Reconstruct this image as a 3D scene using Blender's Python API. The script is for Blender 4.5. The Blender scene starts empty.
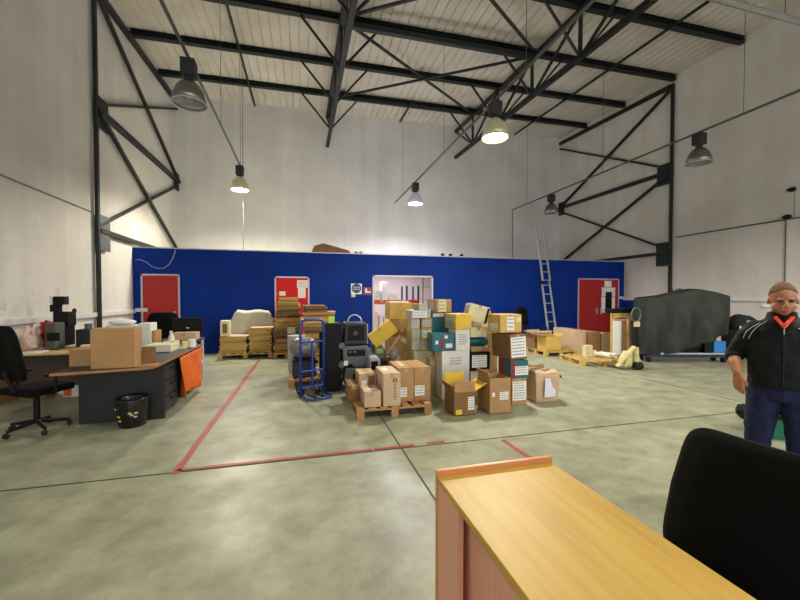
import bpy, bmesh, math, random
from mathutils import Vector, Matrix, Euler
from math import sin, cos, pi, radians as R, tan
random.seed(7)
S = bpy.context.scene
COL = S.collection

# ------------------------------------------------------------------ camera model (used to survey the room from the photo)
FPX, YAW, PIT, CX, CY, CZ = 370.0, R(14.69), R(1.2), 400.0, 304.75, 1.6
_f = Vector((sin(YAW)*cos(PIT), cos(YAW)*cos(PIT), -sin(PIT)))
_r = Vector((cos(YAW), -sin(YAW), 0))
_u = _r.cross(_f)
def ray(px, py):
    return _f + _r*((px-CX)/FPX) - _u*((py-CY)/FPX)
def onY(px, py, Y):
    d = ray(px, py); t = Y/d.y
    return Vector((d.x*t, Y, CZ+d.z*t))
def onZ(px, py, z=0.0):
    d = ray(px, py); t = (z-CZ)/d.z
    return Vector((d.x*t, d.y*t, z))

# ------------------------------------------------------------------ materials
def srgb(r, g, b):
    f = lambda c: (c/255/12.92) if c/255 <= 0.04045 else ((c/255+0.055)/1.055)**2.4
    return (f(r), f(g), f(b), 1)
_mats = {}
def mat(name, col, rough=0.6, metal=0.0, noise=0.0, nscale=8.0, bump=0.0, bscale=60.0, emit=None, estr=0, alpha=None, trans=0, spec=None, coat=0, dark=None):
    if name in _mats: return _mats[name]
    m = bpy.data.materials.new(name); m.use_nodes = True
    nt = m.node_tree; b = nt.nodes['Principled BSDF']
    c = srgb(*col)
    b.inputs['Base Color'].default_value = c
    b.inputs['Roughness'].default_value = rough
    b.inputs['Metallic'].default_value = metal
    if coat: b.inputs['Coat Weight'].default_value = coat
    if spec is not None: b.inputs['Specular IOR Level'].default_value = spec
    tc = nt.nodes.new('ShaderNodeTexCoord')
    if noise:
        n = nt.nodes.new('ShaderNodeTexNoise'); n.inputs['Scale'].default_value = nscale; n.inputs['Detail'].default_value = 6
        nt.links.new(tc.outputs['Object'], n.inputs['Vector'])
        r = nt.nodes.new('ShaderNodeValToRGB')
        k = dark or tuple(max(0, x*(1-noise)) for x in c[:3])
        r.color_ramp.elements[0].position = .3; r.color_ramp.elements[1].position = .7
        r.color_ramp.elements[0].color = (*k[:3], 1)
        r.color_ramp.elements[1].color = (*[min(1, x*(1+noise*.4)) for x in c[:3]], 1)
        nt.links.new(n.outputs['Fac'], r.inputs['Fac']); nt.links.new(r.outputs['Color'], b.inputs['Base Color'])
    if bump:
        n2 = nt.nodes.new('ShaderNodeTexNoise'); n2.inputs['Scale'].default_value = bscale; n2.inputs['Detail'].default_value = 4
        nt.links.new(tc.outputs['Object'], n2.inputs['Vector'])
        bp = nt.nodes.new('ShaderNodeBump'); bp.inputs['Strength'].default_value = bump; bp.inputs['Distance'].default_value = .01
        nt.links.new(n2.outputs['Fac'], bp.inputs['Height']); nt.links.new(bp.outputs['Normal'], b.inputs['Normal'])
    if emit:
        b.inputs['Emission Color'].default_value = srgb(*emit); b.inputs['Emission Strength'].default_value = estr
    if trans:
        b.inputs['Transmission Weight'].default_value = trans
    if alpha is not None:
        b.inputs['Alpha'].default_value = alpha
    _mats[name] = m
    return m

M = dict(
 steel=mat('dark painted steel', (34,38,39), .5, .3, noise=.3, nscale=3),
 galv=mat('galvanised steel', (150,152,150), .4, .7, noise=.2, nscale=4),
 rail=mat('grey lighting rail', (92,94,92), .5, .5),
 wire=mat('steel wire', (95,95,92), .5, .6),
 blackp=mat('black plastic', (9,9,10), .6, noise=.2, spec=.25),
 blackf=mat('black fabric', (13,14,13), .95, noise=.25, nscale=14, bump=.4, bscale=300, spec=.15),
 dgrey=mat('dark grey laminate', (34,35,36), .55, noise=.15),
 mgrey=mat('mid grey plastic', (88,95,97), .45, noise=.12, nscale=5),
 ggrey=mat('green grey plastic', (92,98,92), .5, noise=.15, nscale=5),
 lgrey=mat('light grey plastic', (176,178,176), .45),
 white=mat('white board', (222,222,214), .6, noise=.06, nscale=4),
 wpaint=mat('white painted metal', (205,205,205), .4, .1),
 paper=mat('white paper', (228,228,224), .8),
 cream=mat('cream paper', (216,208,170), .8, noise=.1),
 card=mat('brown cardboard', (172,133,88), .85, noise=.13, nscale=5, bump=.12, bscale=50),
 cardd=mat('dark brown cardboard', (134,98,62), .88, noise=.18, nscale=5, bump=.12, bscale=50),
 cardl=mat('pale cardboard', (198,170,138), .85, noise=.1, nscale=5, bump=.1),
 cardy=mat('yellow brown cardboard', (200,164,84), .8, noise=.12, nscale=5, bump=.1),
 cardg=mat('bright yellow cardboard', (222,184,62), .75, noise=.1, nscale=5),
 wrapped=mat('cling wrapped cardboard', (178,172,128), .3, noise=.25, nscale=9, bump=.3, bscale=30),
 tape=mat('tan packing tape', (176,146,102), .35),
 teal=mat('teal plastic film', (10,94,106), .3, noise=.3, nscale=14, bump=.4, bscale=40),
 tealp=mat('teal printed board', (10,98,104), .5, noise=.15),
 dred=mat('dark red print', (128,34,36), .5),
 yel=mat('yellow sticker', (228,196,40), .6),
 ink=mat('faded black ink', (146,142,138), .8),
 lime=mat('lime green plastic', (176,230,60), .5),
 wood=mat('pallet wood', (180,138,86), .8, noise=.3, nscale=7, bump=.3, bscale=40),
 woody=mat('yellow pallet wood', (196,164,96), .8, noise=.25, nscale=7, bump=.3, bscale=40),
 bluep=mat('blue enamel', (18,62,150), .35, noise=.15, nscale=8),
 navy=mat('navy paint', (24,36,74), .4),
 orange=mat('orange fabric', (214,98,14), .7, noise=.25, nscale=9, bump=.3, bscale=30),
 hivis=mat('hi vis orange fabric', (255,74,40), .7),
 redf=mat('red fabric', (196,34,34), .7, noise=.3, nscale=9),
 pinkb=mat('pale pink plastic bag', (214,186,176), .4, noise=.2, nscale=9),
 tarp=mat('dark green tarpaulin', (27,34,28), .7, noise=.25, nscale=4, bump=.35, bscale=14),
 wrap=mat('white woven sheet', (186,184,166), .7, noise=.12, nscale=6, bump=.3, bscale=20),
 gwrap=mat('grey stretch wrap', (140,134,132), .3, noise=.3, nscale=9, bump=.5, bscale=30),
 rubber=mat('black rubber', (20,20,20), .8),
 jack=mat('cream yellow paint', (206,196,140), .45, noise=.3, nscale=9),
 skin=mat('skin', (172,114,82), .5, noise=.1, nscale=20),
 hair=mat('short brown hair', (108,80,56), .9, noise=.4, nscale=60),
 jacket=mat('black jacket cloth', (15,17,18), .75, noise=.2, nscale=8, bump=.35, bscale=14, spec=.25),
 jeans=mat('dark blue jeans', (16,24,62), .9, noise=.45, nscale=9, bump=.35, bscale=18),
 alu=mat('aluminium', (196,200,206), .35, .6),
 purplecan=mat('crumpled clear bag of cans', (150,146,138), .35, .2, noise=.6, nscale=26, bump=.6, bscale=26),
 green=mat('green plastic', (18,110,84), .5),
 bluebox=mat('bright blue plastic', (40,120,190), .4),
 red=mat('red door paint', (164,20,18), .55, noise=.08, nscale=2),
 redn=mat('red notice felt', (206,16,28), .8),
 frame=mat('light grey door frame', (186,182,190), .4, .2),
)
def new_nodes(name):
    m = bpy.data.materials.new(name); m.use_nodes = True
    nt = m.node_tree
    return m, nt, nt.nodes['Principled BSDF'], nt.nodes.new, nt.links.new
def ramp(nt, fac, stops):
    r = nt.nodes.new('ShaderNodeValToRGB'); e = r.color_ramp.elements
    while len(e) < len(stops): e.new(.5)
    for i, (p, c) in enumerate(stops): e[i].position = p; e[i].color = c
    nt.links.new(fac, r.inputs['Fac']); return r.outputs['Color']
def mixc(nt, fac, a, b, mode='MIX'):
    x = nt.nodes.new('ShaderNodeMix'); x.data_type = 'RGBA'; x.blend_type = mode
    if isinstance(fac, float): x.inputs[0].default_value = fac
    else: nt.links.new(fac, x.inputs[0])
    for s, v in ((6, a), (7, b)):
        if isinstance(v, tuple): x.inputs[s].default_value = v
        else: nt.links.new(v, x.inputs[s])
    return x.outputs[2]
def nz(nt, vec, scale, detail=5, rough=.55):
    n = nt.nodes.new('ShaderNodeTexNoise'); n.inputs['Scale'].default_value = scale; n.inputs['Detail'].default_value = detail
    n.inputs['Roughness'].default_value = rough; nt.links.new(vec, n.inputs['Vector']); return n.outputs['Fac']

def floor_mat():
    m, nt, b, N, L = new_nodes('worn concrete floor')
    tc = N('ShaderNodeTexCoord').outputs['Object']
    base = ramp(nt, nz(nt, tc, .55, 8, .6), [(.3, srgb(146,148,128)), (.5, srgb(158,160,138)), (.7, srgb(172,174,154))])
    c2 = ramp(nt, nz(nt, tc, 3.2, 8, .65), [(.35, srgb(150,150,138)), (.65, srgb(255,255,250))])
    c = mixc(nt, .55, base, c2, 'MULTIPLY')
    v = N('ShaderNodeTexVoronoi'); v.inputs['Scale'].default_value = 3.3; L(tc, v.inputs['Vector'])
    spots = ramp(nt, v.outputs['Distance'], [(.0, (1,1,1,1)), (.045, (0,0,0,1))])
    sel = ramp(nt, nz(nt, tc, 1.7, 2), [(.5, (0,0,0,1)), (.6, (1,1,1,1))])
    f = mixc(nt, 1.0, spots, sel, 'MULTIPLY')
    c = mixc(nt, f, c, srgb(84,84,74))
    L(c, b.inputs['Base Color'])
    rr = ramp(nt, nz(nt, tc, 1.2, 6), [(.3, (.34,)*3+(1,)), (.7, (.55,)*3+(1,))])
    L(rr, b.inputs['Roughness'])
    bp = N('ShaderNodeBump'); bp.inputs['Strength'].default_value = .15; bp.inputs['Distance'].default_value = .004
    L(nz(nt, tc, 14, 6), bp.inputs['Height']); L(bp.outputs['Normal'], b.inputs['Normal'])
    return m
def wall_mat(name, axis, col=(206,202,196), low=3.35):
    """white painted plaster over painted blockwork; courses read faintly in the lower part"""
    m, nt, b, N, L = new_nodes(name)
    tc = N('ShaderNodeTexCoord').outputs['Object']
    sp = N('ShaderNodeSeparateXYZ'); L(tc, sp.inputs[0])
    cb = N('ShaderNodeCombineXYZ')
    L(sp.outputs[axis], cb.inputs[0]); L(sp.outputs[2], cb.inputs[1])
    br = N('ShaderNodeTexBrick'); L(cb.outputs[0], br.inputs['Vector'])
    br.inputs['Scale'].default_value = 1; br.inputs['Brick Width'].default_value = .44; br.inputs['Row Height'].default_value = .22
    br.inputs['Mortar Size'].default_value = .007; br.inputs['Mortar Smooth'].default_value = .5
    br.inputs['Color1'].default_value = (1,1,1,1); br.inputs['Color2'].default_value = (.985,.985,.985,1); br.inputs['Mortar'].default_value = (.90,.90,.89,1)
    gt = N('ShaderNodeMath'); gt.operation = 'LESS_THAN'; L(sp.outputs[2], gt.inputs[0]); gt.inputs[1].default_value = low
    base = ramp(nt, nz(nt, tc, .8, 6), [(.3, srgb(*[x-9 for x in col])), (.7, srgb(*[min(255,x+6) for x in col]))])
    streak = N('ShaderNodeMapping'); L(tc, streak.inputs[0]); streak.inputs['Scale'].default_value = (2.2,2.2,.12)
    st = ramp(nt, nz(nt, streak.outputs[0], 1, 5), [(.35, (.93,.92,.90,1)), (.6, (1,1,1,1))])
    c = mixc(nt, 1.0, base, st, 'MULTIPLY')
    cbk = mixc(nt, 1.0, c, br.outputs['Color'], 'MULTIPLY')
    c = mixc(nt, gt.outputs[0], c, cbk)
    # scuffs low on the wall
    lo = N('ShaderNodeMapRange'); L(sp.outputs[2], lo.inputs[0]); lo.inputs[1].default_value = 1.2; lo.inputs[2].default_value = 2.6; lo.inputs[3].default_value = 1; lo.inputs[4].default_value = 0
    sc = ramp(nt, nz(nt, tc, 2.6, 4, .6), [(.62, (0,0,0,1)), (.68, (.4,.4,.4,1))])
    f = mixc(nt, 1.0, sc, lo.outputs[0], 'MULTIPLY')
    c = mixc(nt, f, c, srgb(138,130,116))
    L(c, b.inputs['Base Color']); b.inputs['Roughness'].default_value = .75
    bp = N('ShaderNodeBump'); bp.inputs['Strength'].default_value = .3; bp.inputs['Distance'].default_value = .01
    L(nz(nt, tc, 5, 6), bp.inputs['Height']); L(bp.outputs['Normal'], b.inputs['Normal'])
    return m
def plain_noise(name, c1, c2, scale, rough, r2=None):
    m, nt, b, N, L = new_nodes(name)
    tc = N('ShaderNodeTexCoord').outputs['Object']
    L(ramp(nt, nz(nt, tc, scale, 6), [(.3, srgb(*c1)), (.7, srgb(*c2))]), b.inputs['Base Color'])
    b.inputs['Roughness'].default_value = rough
    return m
def wood_mat(name, c1, c2, scale=(30,2.2,2.2), rough=.3):
    m, nt, b, N, L = new_nodes(name)
    tc = N('ShaderNodeTexCoord').outputs['Object']
    mp = N('ShaderNodeMapping'); L(tc, mp.inputs[0]); mp.inputs['Scale'].default_value = scale
    w = nz(nt, mp.outputs[0], 1.6, 8, .6)
    L(ramp(nt, w, [(.3, srgb(*c1)), (.48, srgb(*[(a+b2)//2 for a, b2 in zip(c1, c2)])), (.62, srgb(*c2))]), b.inputs['Base Color'])
    b.inputs['Roughness'].default_value = rough
    return m
def layered_mat(name, c1, c2, period=.03):
    """edges of stacked flattened cardboard"""
    m, nt, b, N, L = new_nodes(name)
    tc = N('ShaderNodeTexCoord').outputs['Object']
    sp = N('ShaderNodeMapping'); L(tc, sp.inputs[0]); sp.inputs['Scale'].default_value = (.7,.7,1/period*.7)
    f = nz(nt, sp.outputs[0], 1.0, 4, .7)
    L(ramp(nt, f, [(.36, srgb(*c2)), (.5, srgb(*c1)), (.7, srgb(*[min(255,int(x*1.1)) for x in c1]))]), b.inputs['Base Color'])
    b.inputs['Roughness'].default_value = .9
    bp = N('ShaderNodeBump'); bp.inputs['Strength'].default_value = .6; bp.inputs['Distance'].default_value = .01
    L(f, bp.inputs['Height']); L(bp.outputs['Normal'], b.inputs['Normal'])
    return m
M['floor'] = floor_mat()
M['wallx'] = wall_mat('painted side wall', 1); M['wally'] = wall_mat('painted end wall', 0, (204,202,198), -1)
M['roof'] = plain_noise('cream roof sheeting', (186,180,168), (204,198,188), .9, .7)
M['bluewall'] = plain_noise('deep blue partition paint', (0,38,120), (0,46,136), 1.2, .6)
M['bluewall'].node_tree.nodes['Principled BSDF'].inputs['Specular IOR Level'].default_value = .15
M['oak'] = wood_mat('golden oak laminate', (192,152,62), (206,168,78), (16,1.2,2), .46)
M['oakside'] = wood_mat('pinkish oak laminate', (224,160,134), (234,174,148), (2,30,1.2), .45)
M['oakrail'] = wood_mat('reddish oak edging', (196,122,66), (216,146,86), (2,30,30), .35)
M['beech'] = wood_mat('pale beech desk top', (200,168,110), (216,186,130), (3,20,3), .4)
M['edge'] = wood_mat('brown desk edging', (140,92,52), (160,112,66), (3,20,3), .5)
M['layers'] = layered_mat('layered cardboard edges', (168,132,76), (96,70,38))
M['layersy'] = layered_mat('layered yellow cardboard edges', (186,150,84), (118,88,46))
M['layersd'] = layered_mat('layered dark cardboard edges', (122,92,56), (62,46,30))
M['redline'] = plain_noise('worn red floor paint', (146,42,40), (168,58,52), 5, .5)
M['bulb_w'] = mat('warm lit bulb', (255,250,200), emit=(255,246,190), estr=30)
M['bulb_c'] = mat('cool lit bulb', (250,250,255), emit=(246,240,255), estr=30)
M['glass'] = mat('clear acrylic', (235,238,236), .12, trans=.9, alpha=.35)
M['bulboff'] = mat('unlit frosted bulb', (220,222,220), .3)
M['reflector'] = mat('spun aluminium reflector', (140,138,132), .28, .85)

# ------------------------------------------------------------------ mesh building
class MB:
    def __init__(s, mx=None): s.bm = bmesh.new(); s.mx = mx or Matrix.Identity(4); s.mi = 0
    def _fin(s, vs, fs=None):
        for v in vs: v.co = s.mx @ v.co
    def box(s, c, d, rot=None, bev=0.0):
        r = bmesh.ops.create_cube(s.bm, size=1)
        vs = r['verts']
        bmesh.ops.scale(s.bm, vec=Vector(d), verts=vs)
        if bev:
            es = list({e for v in vs for e in v.link_edges})
            q = bmesh.ops.bevel(s.bm, geom=es, offset=bev, segments=2, affect='EDGES', profile=.6)
            vs = list({v for v in q['verts']} | {v for v in vs if v.is_valid})
        m = Matrix.Translation(Vector(c))
        if rot is not None: m = m @ (rot.to_matrix().to_4x4() if isinstance(rot, Euler) else rot)
        for v in vs: v.co = s.mx @ (m @ v.co)
        return s
    def span(s, x0, x1, y0, y1, z0, z1, bev=0.0):
        return s.box(((x0+x1)/2, (y0+y1)/2, (z0+z1)/2), (abs(x1-x0), abs(y1-y0), abs(z1-z0)), bev=bev)
    def bar(s, a, b, w, h=None, up=(0,0,1)):
        a, b = Vector(a), Vector(b); h = h or w
        d = b-a; L = d.length; d.normalize()
        u = Vector(up)
        if abs(d.dot(u)) > .98: u = Vector((1,0,0))
        x = u.cross(d).normalized(); y = d.cross(x)
        m = Matrix((x, y, d)).transposed().to_4x4(); m.translation = (a+b)/2
        r = bmesh.ops.create_cube(s.bm, size=1)
        for v in r['verts']: v.co = s.mx @ (m @ Vector((v.co.x*w, v.co.y*h, v.co.z*L)))
        return s
    def tube(s, pts, r, n=8, caps=True):
        pts = [Vector(p) for p in pts]; k = len(pts)
        rs = r if isinstance(r, (list, tuple)) else [r]*k
        rings = []; prev = None
        for i, p in enumerate(pts):
            t = (pts[min(i+1,k-1)]-pts[max(i-1,0)]).normalized()
            if prev is None:
                ref = Vector((0,0,1)) if abs(t.z) < .9 else Vector((1,0,0))
                x = t.cross(ref).normalized()
            else:
                x = (prev - t*prev.dot(t)).normalized()
            prev = x; y = t.cross(x)
            rr = rs[i] if isinstance(rs[i], (list, tuple)) else (rs[i], rs[i])
            rings.append([s.bm.verts.new(s.mx @ (p + x*cos(2*pi*j/n)*rr[0] + y*sin(2*pi*j/n)*rr[1])) for j in range(n)])
        for a, b in zip(rings, rings[1:]):
            for j in range(n): s.bm.faces.new((a[j], a[(j+1)%n], b[(j+1)%n], b[j]))
        if caps:
            s.bm.faces.new(rings[0][::-1]); s.bm.faces.new(rings[-1])
        return s
    def cyl(s, a, b, r, n=16): return s.tube([a, b], r, n)
    def lathe(s, prof, c=(0,0,0), n=20, rot=None):
        c = Vector(c); rings = []
        rm = rot.to_matrix() if rot else Matrix.Identity(3)
        for (r, z) in prof:
            rings.append([s.bm.verts.new(s.mx @ (c + rm @ Vector((max(r,1e-4)*cos(2*pi*j/n), max(r,1e-4)*sin(2*pi*j/n), z)))) for j in range(n)])
        for a, b in zip(rings, rings[1:]):
            for j in range(n): s.bm.faces.new((a[j], a[(j+1)%n], b[(j+1)%n], b[j]))
        return s
    def ell(s, c, r, rot=None, seg=16):
        q = bmesh.ops.create_uvsphere(s.bm, u_segments=seg, v_segments=max(6, seg*2//3), radius=1)
        rm = rot.to_matrix() if rot else Matrix.Identity(3)
        for v in q['verts']: v.co = s.mx @ (Vector(c) + rm @ Vector((v.co.x*r[0], v.co.y*r[1], v.co.z*r[2])))
        return s
    def prism(s, pts, y0, y1, axis='y'):
        """extrude polygon given in (a,b) along an axis"""
        def V(a, b, t): return Vector((a, t, b)) if axis == 'y' else (Vector((t, a, b)) if axis == 'x' else Vector((a, b, t)))
        A = [s.bm.verts.new(s.mx @ V(a, b, y0)) for a, b in pts]; B = [s.bm.verts.new(s.mx @ V(a, b, y1)) for a, b in pts]
        n = len(pts)
        s.bm.faces.new(A); s.bm.faces.new(B[::-1])
        for i in range(n): s.bm.faces.new((A[i], B[i], B[(i+1)%n], A[(i+1)%n]))
        return s
    def grid(s, fn, nu, nv):
        g = [[s.bm.verts.new(s.mx @ Vector(fn(i/nu, j/nv))) for j in range(nv+1)] for i in range(nu+1)]
        for i in range(nu):
            for j in range(nv): s.bm.faces.new((g[i][j], g[i+1][j], g[i+1][j+1], g[i][j+1]))
        return s
    def torus(s, c, R1, r, rot=None, n=24, k=8, a0=0, a1=2*pi):
        rm = rot.to_matrix() if rot else Matrix.Identity(3)
        pts = [Vector(c)+rm@Vector((R1*cos(a0+(a1-a0)*i/n), R1*sin(a0+(a1-a0)*i/n), 0)) for i in range(n+1)]
        return s.tube(pts, r, k)
    def build(s, name, m, parent=None, smooth=False, mods=None):
        bmesh.ops.recalc_face_normals(s.bm, faces=s.bm.faces)
        me = bpy.data.meshes.new(name); s.bm.to_mesh(me); s.bm.free()
        ms = m if isinstance(m, (list, tuple)) else [m]
        for x in ms: me.materials.append(M[x] if isinstance(x, str) else x)
        if smooth:
            me.polygons.foreach_set('use_smooth', [True]*len(me.polygons))
        o = bpy.data.objects.new(name, me); COL.objects.link(o)
        if parent is not None: o.parent = parent
        return o

def tag(o, label=None, cat=None, group=None, kind=None):
    if label: o['label'] = label
    if cat: o['category'] = cat
    if group: o['group'] = group
    if kind: o['kind'] = kind
    return o
def thing(name, label, cat, loc=(0,0,0), rz=0, group=None, rot=None):
    o = bpy.data.objects.new(name, None); COL.objects.link(o)
    o.empty_display_size = .1
    o.location = loc; o.rotation_euler = rot if rot is not None else (0,0,rz)
    return tag(o, label, cat, group)
def struct(name, mb, m, parent=None, label=None, smooth=False):
    o = mb.build(name, m, parent, smooth)
    if parent is None: o['kind'] = 'structure'
    if label: o['label'] = label
    return o
def smooth_by_angle(o, a=40):
    me = o.data
    me.polygons.foreach_set('use_smooth', [True]*len(me.polygons))
    bm = bmesh.new(); bm.from_mesh(me)
    for e in bm.edges:
        if len(e.link_faces) == 2 and e.calc_face_angle(0) > R(a): e.smooth = False
    bm.to_mesh(me); bm.free()
    return o
# ------------------------------------------------------------------ camera
cam = bpy.data.cameras.new('camera'); cam.sensor_width = 36; cam.lens = FPX/800*36; cam.shift_y = (CY-300)/800
cam.clip_start = .05; cam.clip_end = 100
co = bpy.data.objects.new('camera', cam); COL.objects.link(co)
co.location = (0,0,CZ); co.rotation_euler = (pi/2-PIT, 0, -YAW)
S.camera = co

# ------------------------------------------------------------------ shell
XL, XR, YB, YF, HT = -4.44, 11.85, 15.2, -9.0, 8.97
PY, PZ = 11.5, 2.93       # front face and top of the blue office partition
def zu(x, y): return 8.85 - .045*(YB-y) + .012*(x-3.7)      # underside of the purlins
def zr(x, y): return zu(x, y) + .17
struct('floor', MB().span(XL-.3, XR+.3, YF-.3, YB+.3, -.2, 0), 'floor')
struct('wall_left', MB().span(XL-.25, XL, YF, YB, 0, 9.3), 'wallx')
struct('wall_right', MB().span(XR, XR+.25, YF, YB, 0, 9.3), 'wallx')
struct('wall_back', MB().span(XL, XR, YB, YB+.25, 0, 9.35), 'wally')
# wall behind the camera with three tall roller-door openings
mb = MB(); xs = [XL, -3.0, 1.6, 2.6, 6.6, 7.6, 11.2, XR]
for i in range(0, 7, 2): mb.span(xs[i], xs[i+1], YF-.25, YF, 0, 5.4)
mb.span(XL, XR, YF-.25, YF, 5.4, 9.2)
struct('wall_front', mb, 'wally')
# corrugated roof sheets, ribs running front to back
prof = []
x = XL-.1
while x < XR+.1:
    prof += [(x, 0), (x+.21, 0), (x+.222, .03), (x+.238, .03), (x+.25, 0)]; x += .25
mb = MB(); N_ = len(prof)
top = [[mb.bm.verts.new((px_, y_, zr(px_, y_)+pz_+dz)) for (px_, pz_) in prof] for (y_, dz) in ((YF-.2, 0), (YB+.2, 0))]
for i in range(N_-1): mb.bm.faces.new((top[0][i], top[0][i+1], top[1][i+1], top[1][i]))
rf = mb.build('ceiling', 'roof'); rf['kind'] = 'structure'
sm = rf.modifiers.new('thick', 'SOLIDIFY'); sm.thickness = .05; sm.offset = 1

# blue office partition, with the wide doorway in the middle
d0, d1 = onY(372.5, 300, PY).x, onY(433, 300, PY).x
dzt = onY(402, 275.5, PY).z
mb = MB()
mb.span(XL, d0, PY, PY+.1, 0, PZ); mb.span(d1, XR, PY, PY+.1, 0, PZ); mb.span(d0, d1, PY, PY+.1, dzt, PZ)
struct('wall_office', mb, 'bluewall')
struct('trim_1', MB().span(XL, XR, PY-.012, PY+.115, PZ, PZ+.03), 'frame')
mb = MB(); t = .05
mb.span(d0, d0+t, PY-.015, PY+.12, 0, dzt); mb.span(d1-t, d1, PY-.015, PY+.12, 0, dzt); mb.span(d0, d1, PY-.015, PY+.12, dzt-t, dzt)
struct('trim_2', mb, 'frame')
# office slab over the room behind the partition, inner wall faces
struct('trim_3', MB().span(XL, XR, PY+.1, YB, PZ-.1, PZ-.02), 'white')
M['inner'] = mat('pinkish white office wall', (238,222,224), .7)
struct('wall_store', MB().span(.2, 6.6, YB-.12, YB-.02, 0, PZ-.12).span(.2, .3, PY+.12, YB-.12, 0, PZ-.12).span(6.5, 6.6, PY+.12, YB-.12, 0, PZ-.12), 'inner')
# blue painted dado returning along both side walls, white trunking above
struct('baseboard_right', MB().span(XR-.03, XR, 10.3, PY, 0, 1.5), 'bluewall')
# trunking
def trunk(nm, x0, x1, y0, y1, z):
    struct(nm, MB().span(x0, x1, y0, y1, z-.05, z+.05, bev=.008), 'wpaint')
trunk('trim_4', XL, XL+.06, .5, PY, 1.21)
trunk('trim_5', XR-.06, XR, .5, PY, 1.53)
trunk('trim_6', XL+.06, XL+.35, PY-.05, PY, 1.25)
trunk('trim_7', onY(618.5,300,PY).x, XR-.06, PY-.05, PY, 1.57)

# doors in the partition
def door(nm, xl, xr, ty, leaves, hand=None):
    a, b = onY(xl, 300, PY).x, onY(xr, 300, PY).x; zt = onY((xl+xr)/2, ty, PY).z
    mb = MB(); w = .045
    mb.span(a, a+w, PY-.03, PY-.002, 0, zt); mb.span(b-w, b, PY-.03, PY-.002, 0, zt); mb.span(a, b, PY-.03, PY-.002, zt-w, zt)
    root = struct(nm, mb, 'frame')
    n = leaves; W = (b-a-2*w)/n
    for i in range(n):
        lf = MB().span(a+w+W*i+.004, a+w+W*(i+1)-.004, PY-.025, PY-.004, .01, zt-w-.005, bev=.003).build('door_leaf', 'red', root)
        hx = a+w+W*(i+1)-.09 if i == 0 else a+w+W*i+.09
        MB().span(hx-.02, hx+.02, PY-.045, PY-.025, .95, 1.2).bar((hx, PY-.06, 1.1), (hx-.11*(1 if i == 0 else -1), PY-.06, 1.1), .02).bar((hx, PY-.07, 1.1), (hx, PY-.02, 1.1), .018).build('door_handle', 'alu', lf)
    return root, a, b, zt
door('door_1', 141.3, 180.3, 274, 1)
door('door_2', 577.5, 618.5, 278.5, 2)
dr, a_, b_, zt_ = door('door_3', 274.7, 309.5, 276.5, 1)
for c_ in dr.children: c_.data.materials[0] = M['redn']

def flat(name, label, cat, xl, xr, yt, yb, m, Y=PY, th=.006, off=.0, group=None):
    p, q = onY(xl, (yt+yb)/2, Y), onY(xr, (yt+yb)/2, Y); zt, zb = onY((xl+xr)/2, yt, Y).z, onY((xl+xr)/2, yb, Y).z
    o = MB().span(p.x, q.x, Y-th-off, Y-off, zb, zt).build(name, m); return tag(o, label, cat, group), p.x, q.x, zb, zt
D3 = .026
o, x0, x1, z0, z1 = flat('wall_poster', 'larger white sheet of paper at the right of the red door behind the cardboard stacks', 'paper', 297, 307.8, 280.3, 287.8, 'paper', off=D3+.007)
for k in range(4): MB().span(x0+.03, x1-.03-.05*(k%2), PY-D3-.0145, PY-D3-.013, z1-.06-.045*k, z1-.05-.045*k).build('printed_line', 'ink', o)
o, x0, x1, z0, z1 = flat('wall_poster', 'narrow tall white sheet hanging below the larger paper on the red door', 'paper', 298, 305.6, 284, 298, 'paper', off=D3)
o, x0, x1, z0, z1 = flat('wall_poster', 'small white note low on the red door above the flattened cardboard', 'paper', 279.3, 285.6, 291.4, 295.6, 'paper', off=D3)
# notices on the right-hand double door
flat('wall_poster', 'small white notice topmost on the right red double door', 'paper', 604, 610.8, 281, 287, 'paper', off=.026)
flat('wall_poster', 'wide pale notice under the topmost one on the right red door', 'paper', 601, 614.3, 287.5, 296.5, 'white', off=.034)
flat('wall_poster', 'narrow black picture poster in the middle of the right red door', 'poster', 604.7, 610.8, 292, 312, 'blackp', off=.042)
flat('wall_poster', 'left narrow white strip beside the black poster on the right red door', 'paper', 600.8, 604.6, 297, 312.5, 'paper', off=.026)
flat('wall_poster', 'right narrow white strip beside the black poster on the right red door', 'paper', 610.9, 614.2, 297, 312.5, 'paper', off=.026)
# eye protection sign
o, x0, x1, z0, z1 = flat('safety_sign', 'white square sign with a round dark blue safety glasses symbol left of the doorway', 'sign', 351, 361.8, 283.6, 294.2, 'paper', off=.002)
cx_, cz_ = (x0+x1)/2, (z0+z1)/2+.015; rr = (x1-x0)*.44
disc = MB().cyl((cx_, PY-.012, cz_), (cx_, PY-.009, cz_), rr, 28).build('sign_disc', mat('sign blue', (16,52,110), .5), o)
mb = MB()
for s_ in (-1, 1): mb.torus((cx_+s_*rr*.38, PY-.014, cz_), rr*.32, .008, Euler((pi/2,0,0)), 18, 6)
mb.build('glasses_symbol', 'paper', disc)
flat('wall_sticker', 'small pale yellow sticker under the safety glasses sign', 'sticker', 351.3, 355.2, 294, 297, 'cream', off=.01)
o, x0, x1, z0, z1 = flat('warning_plate', 'dark red plate with a white drawing beside the doorway frame', 'sign', 363.4, 372, 287.3, 295.2, mat('dull red plate', (120,52,72), .5), off=.002)
mb = MB(); w_ = x1-x0; h_ = z1-z0
mb.span(x0+.2*w_, x0+.42*w_, PY-.011, PY-.009, z0+.3*h_, z0+.72*h_); mb.span(x0+.42*w_, x0+.85*w_, PY-.011, PY-.009, z0+.3*h_, z0+.5*h_)
mb.ell((x0+.32*w_, PY-.01, z0+.78*h_), (.025, .002, .025))
mb.build('plate_drawing', 'paper', o)

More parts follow.
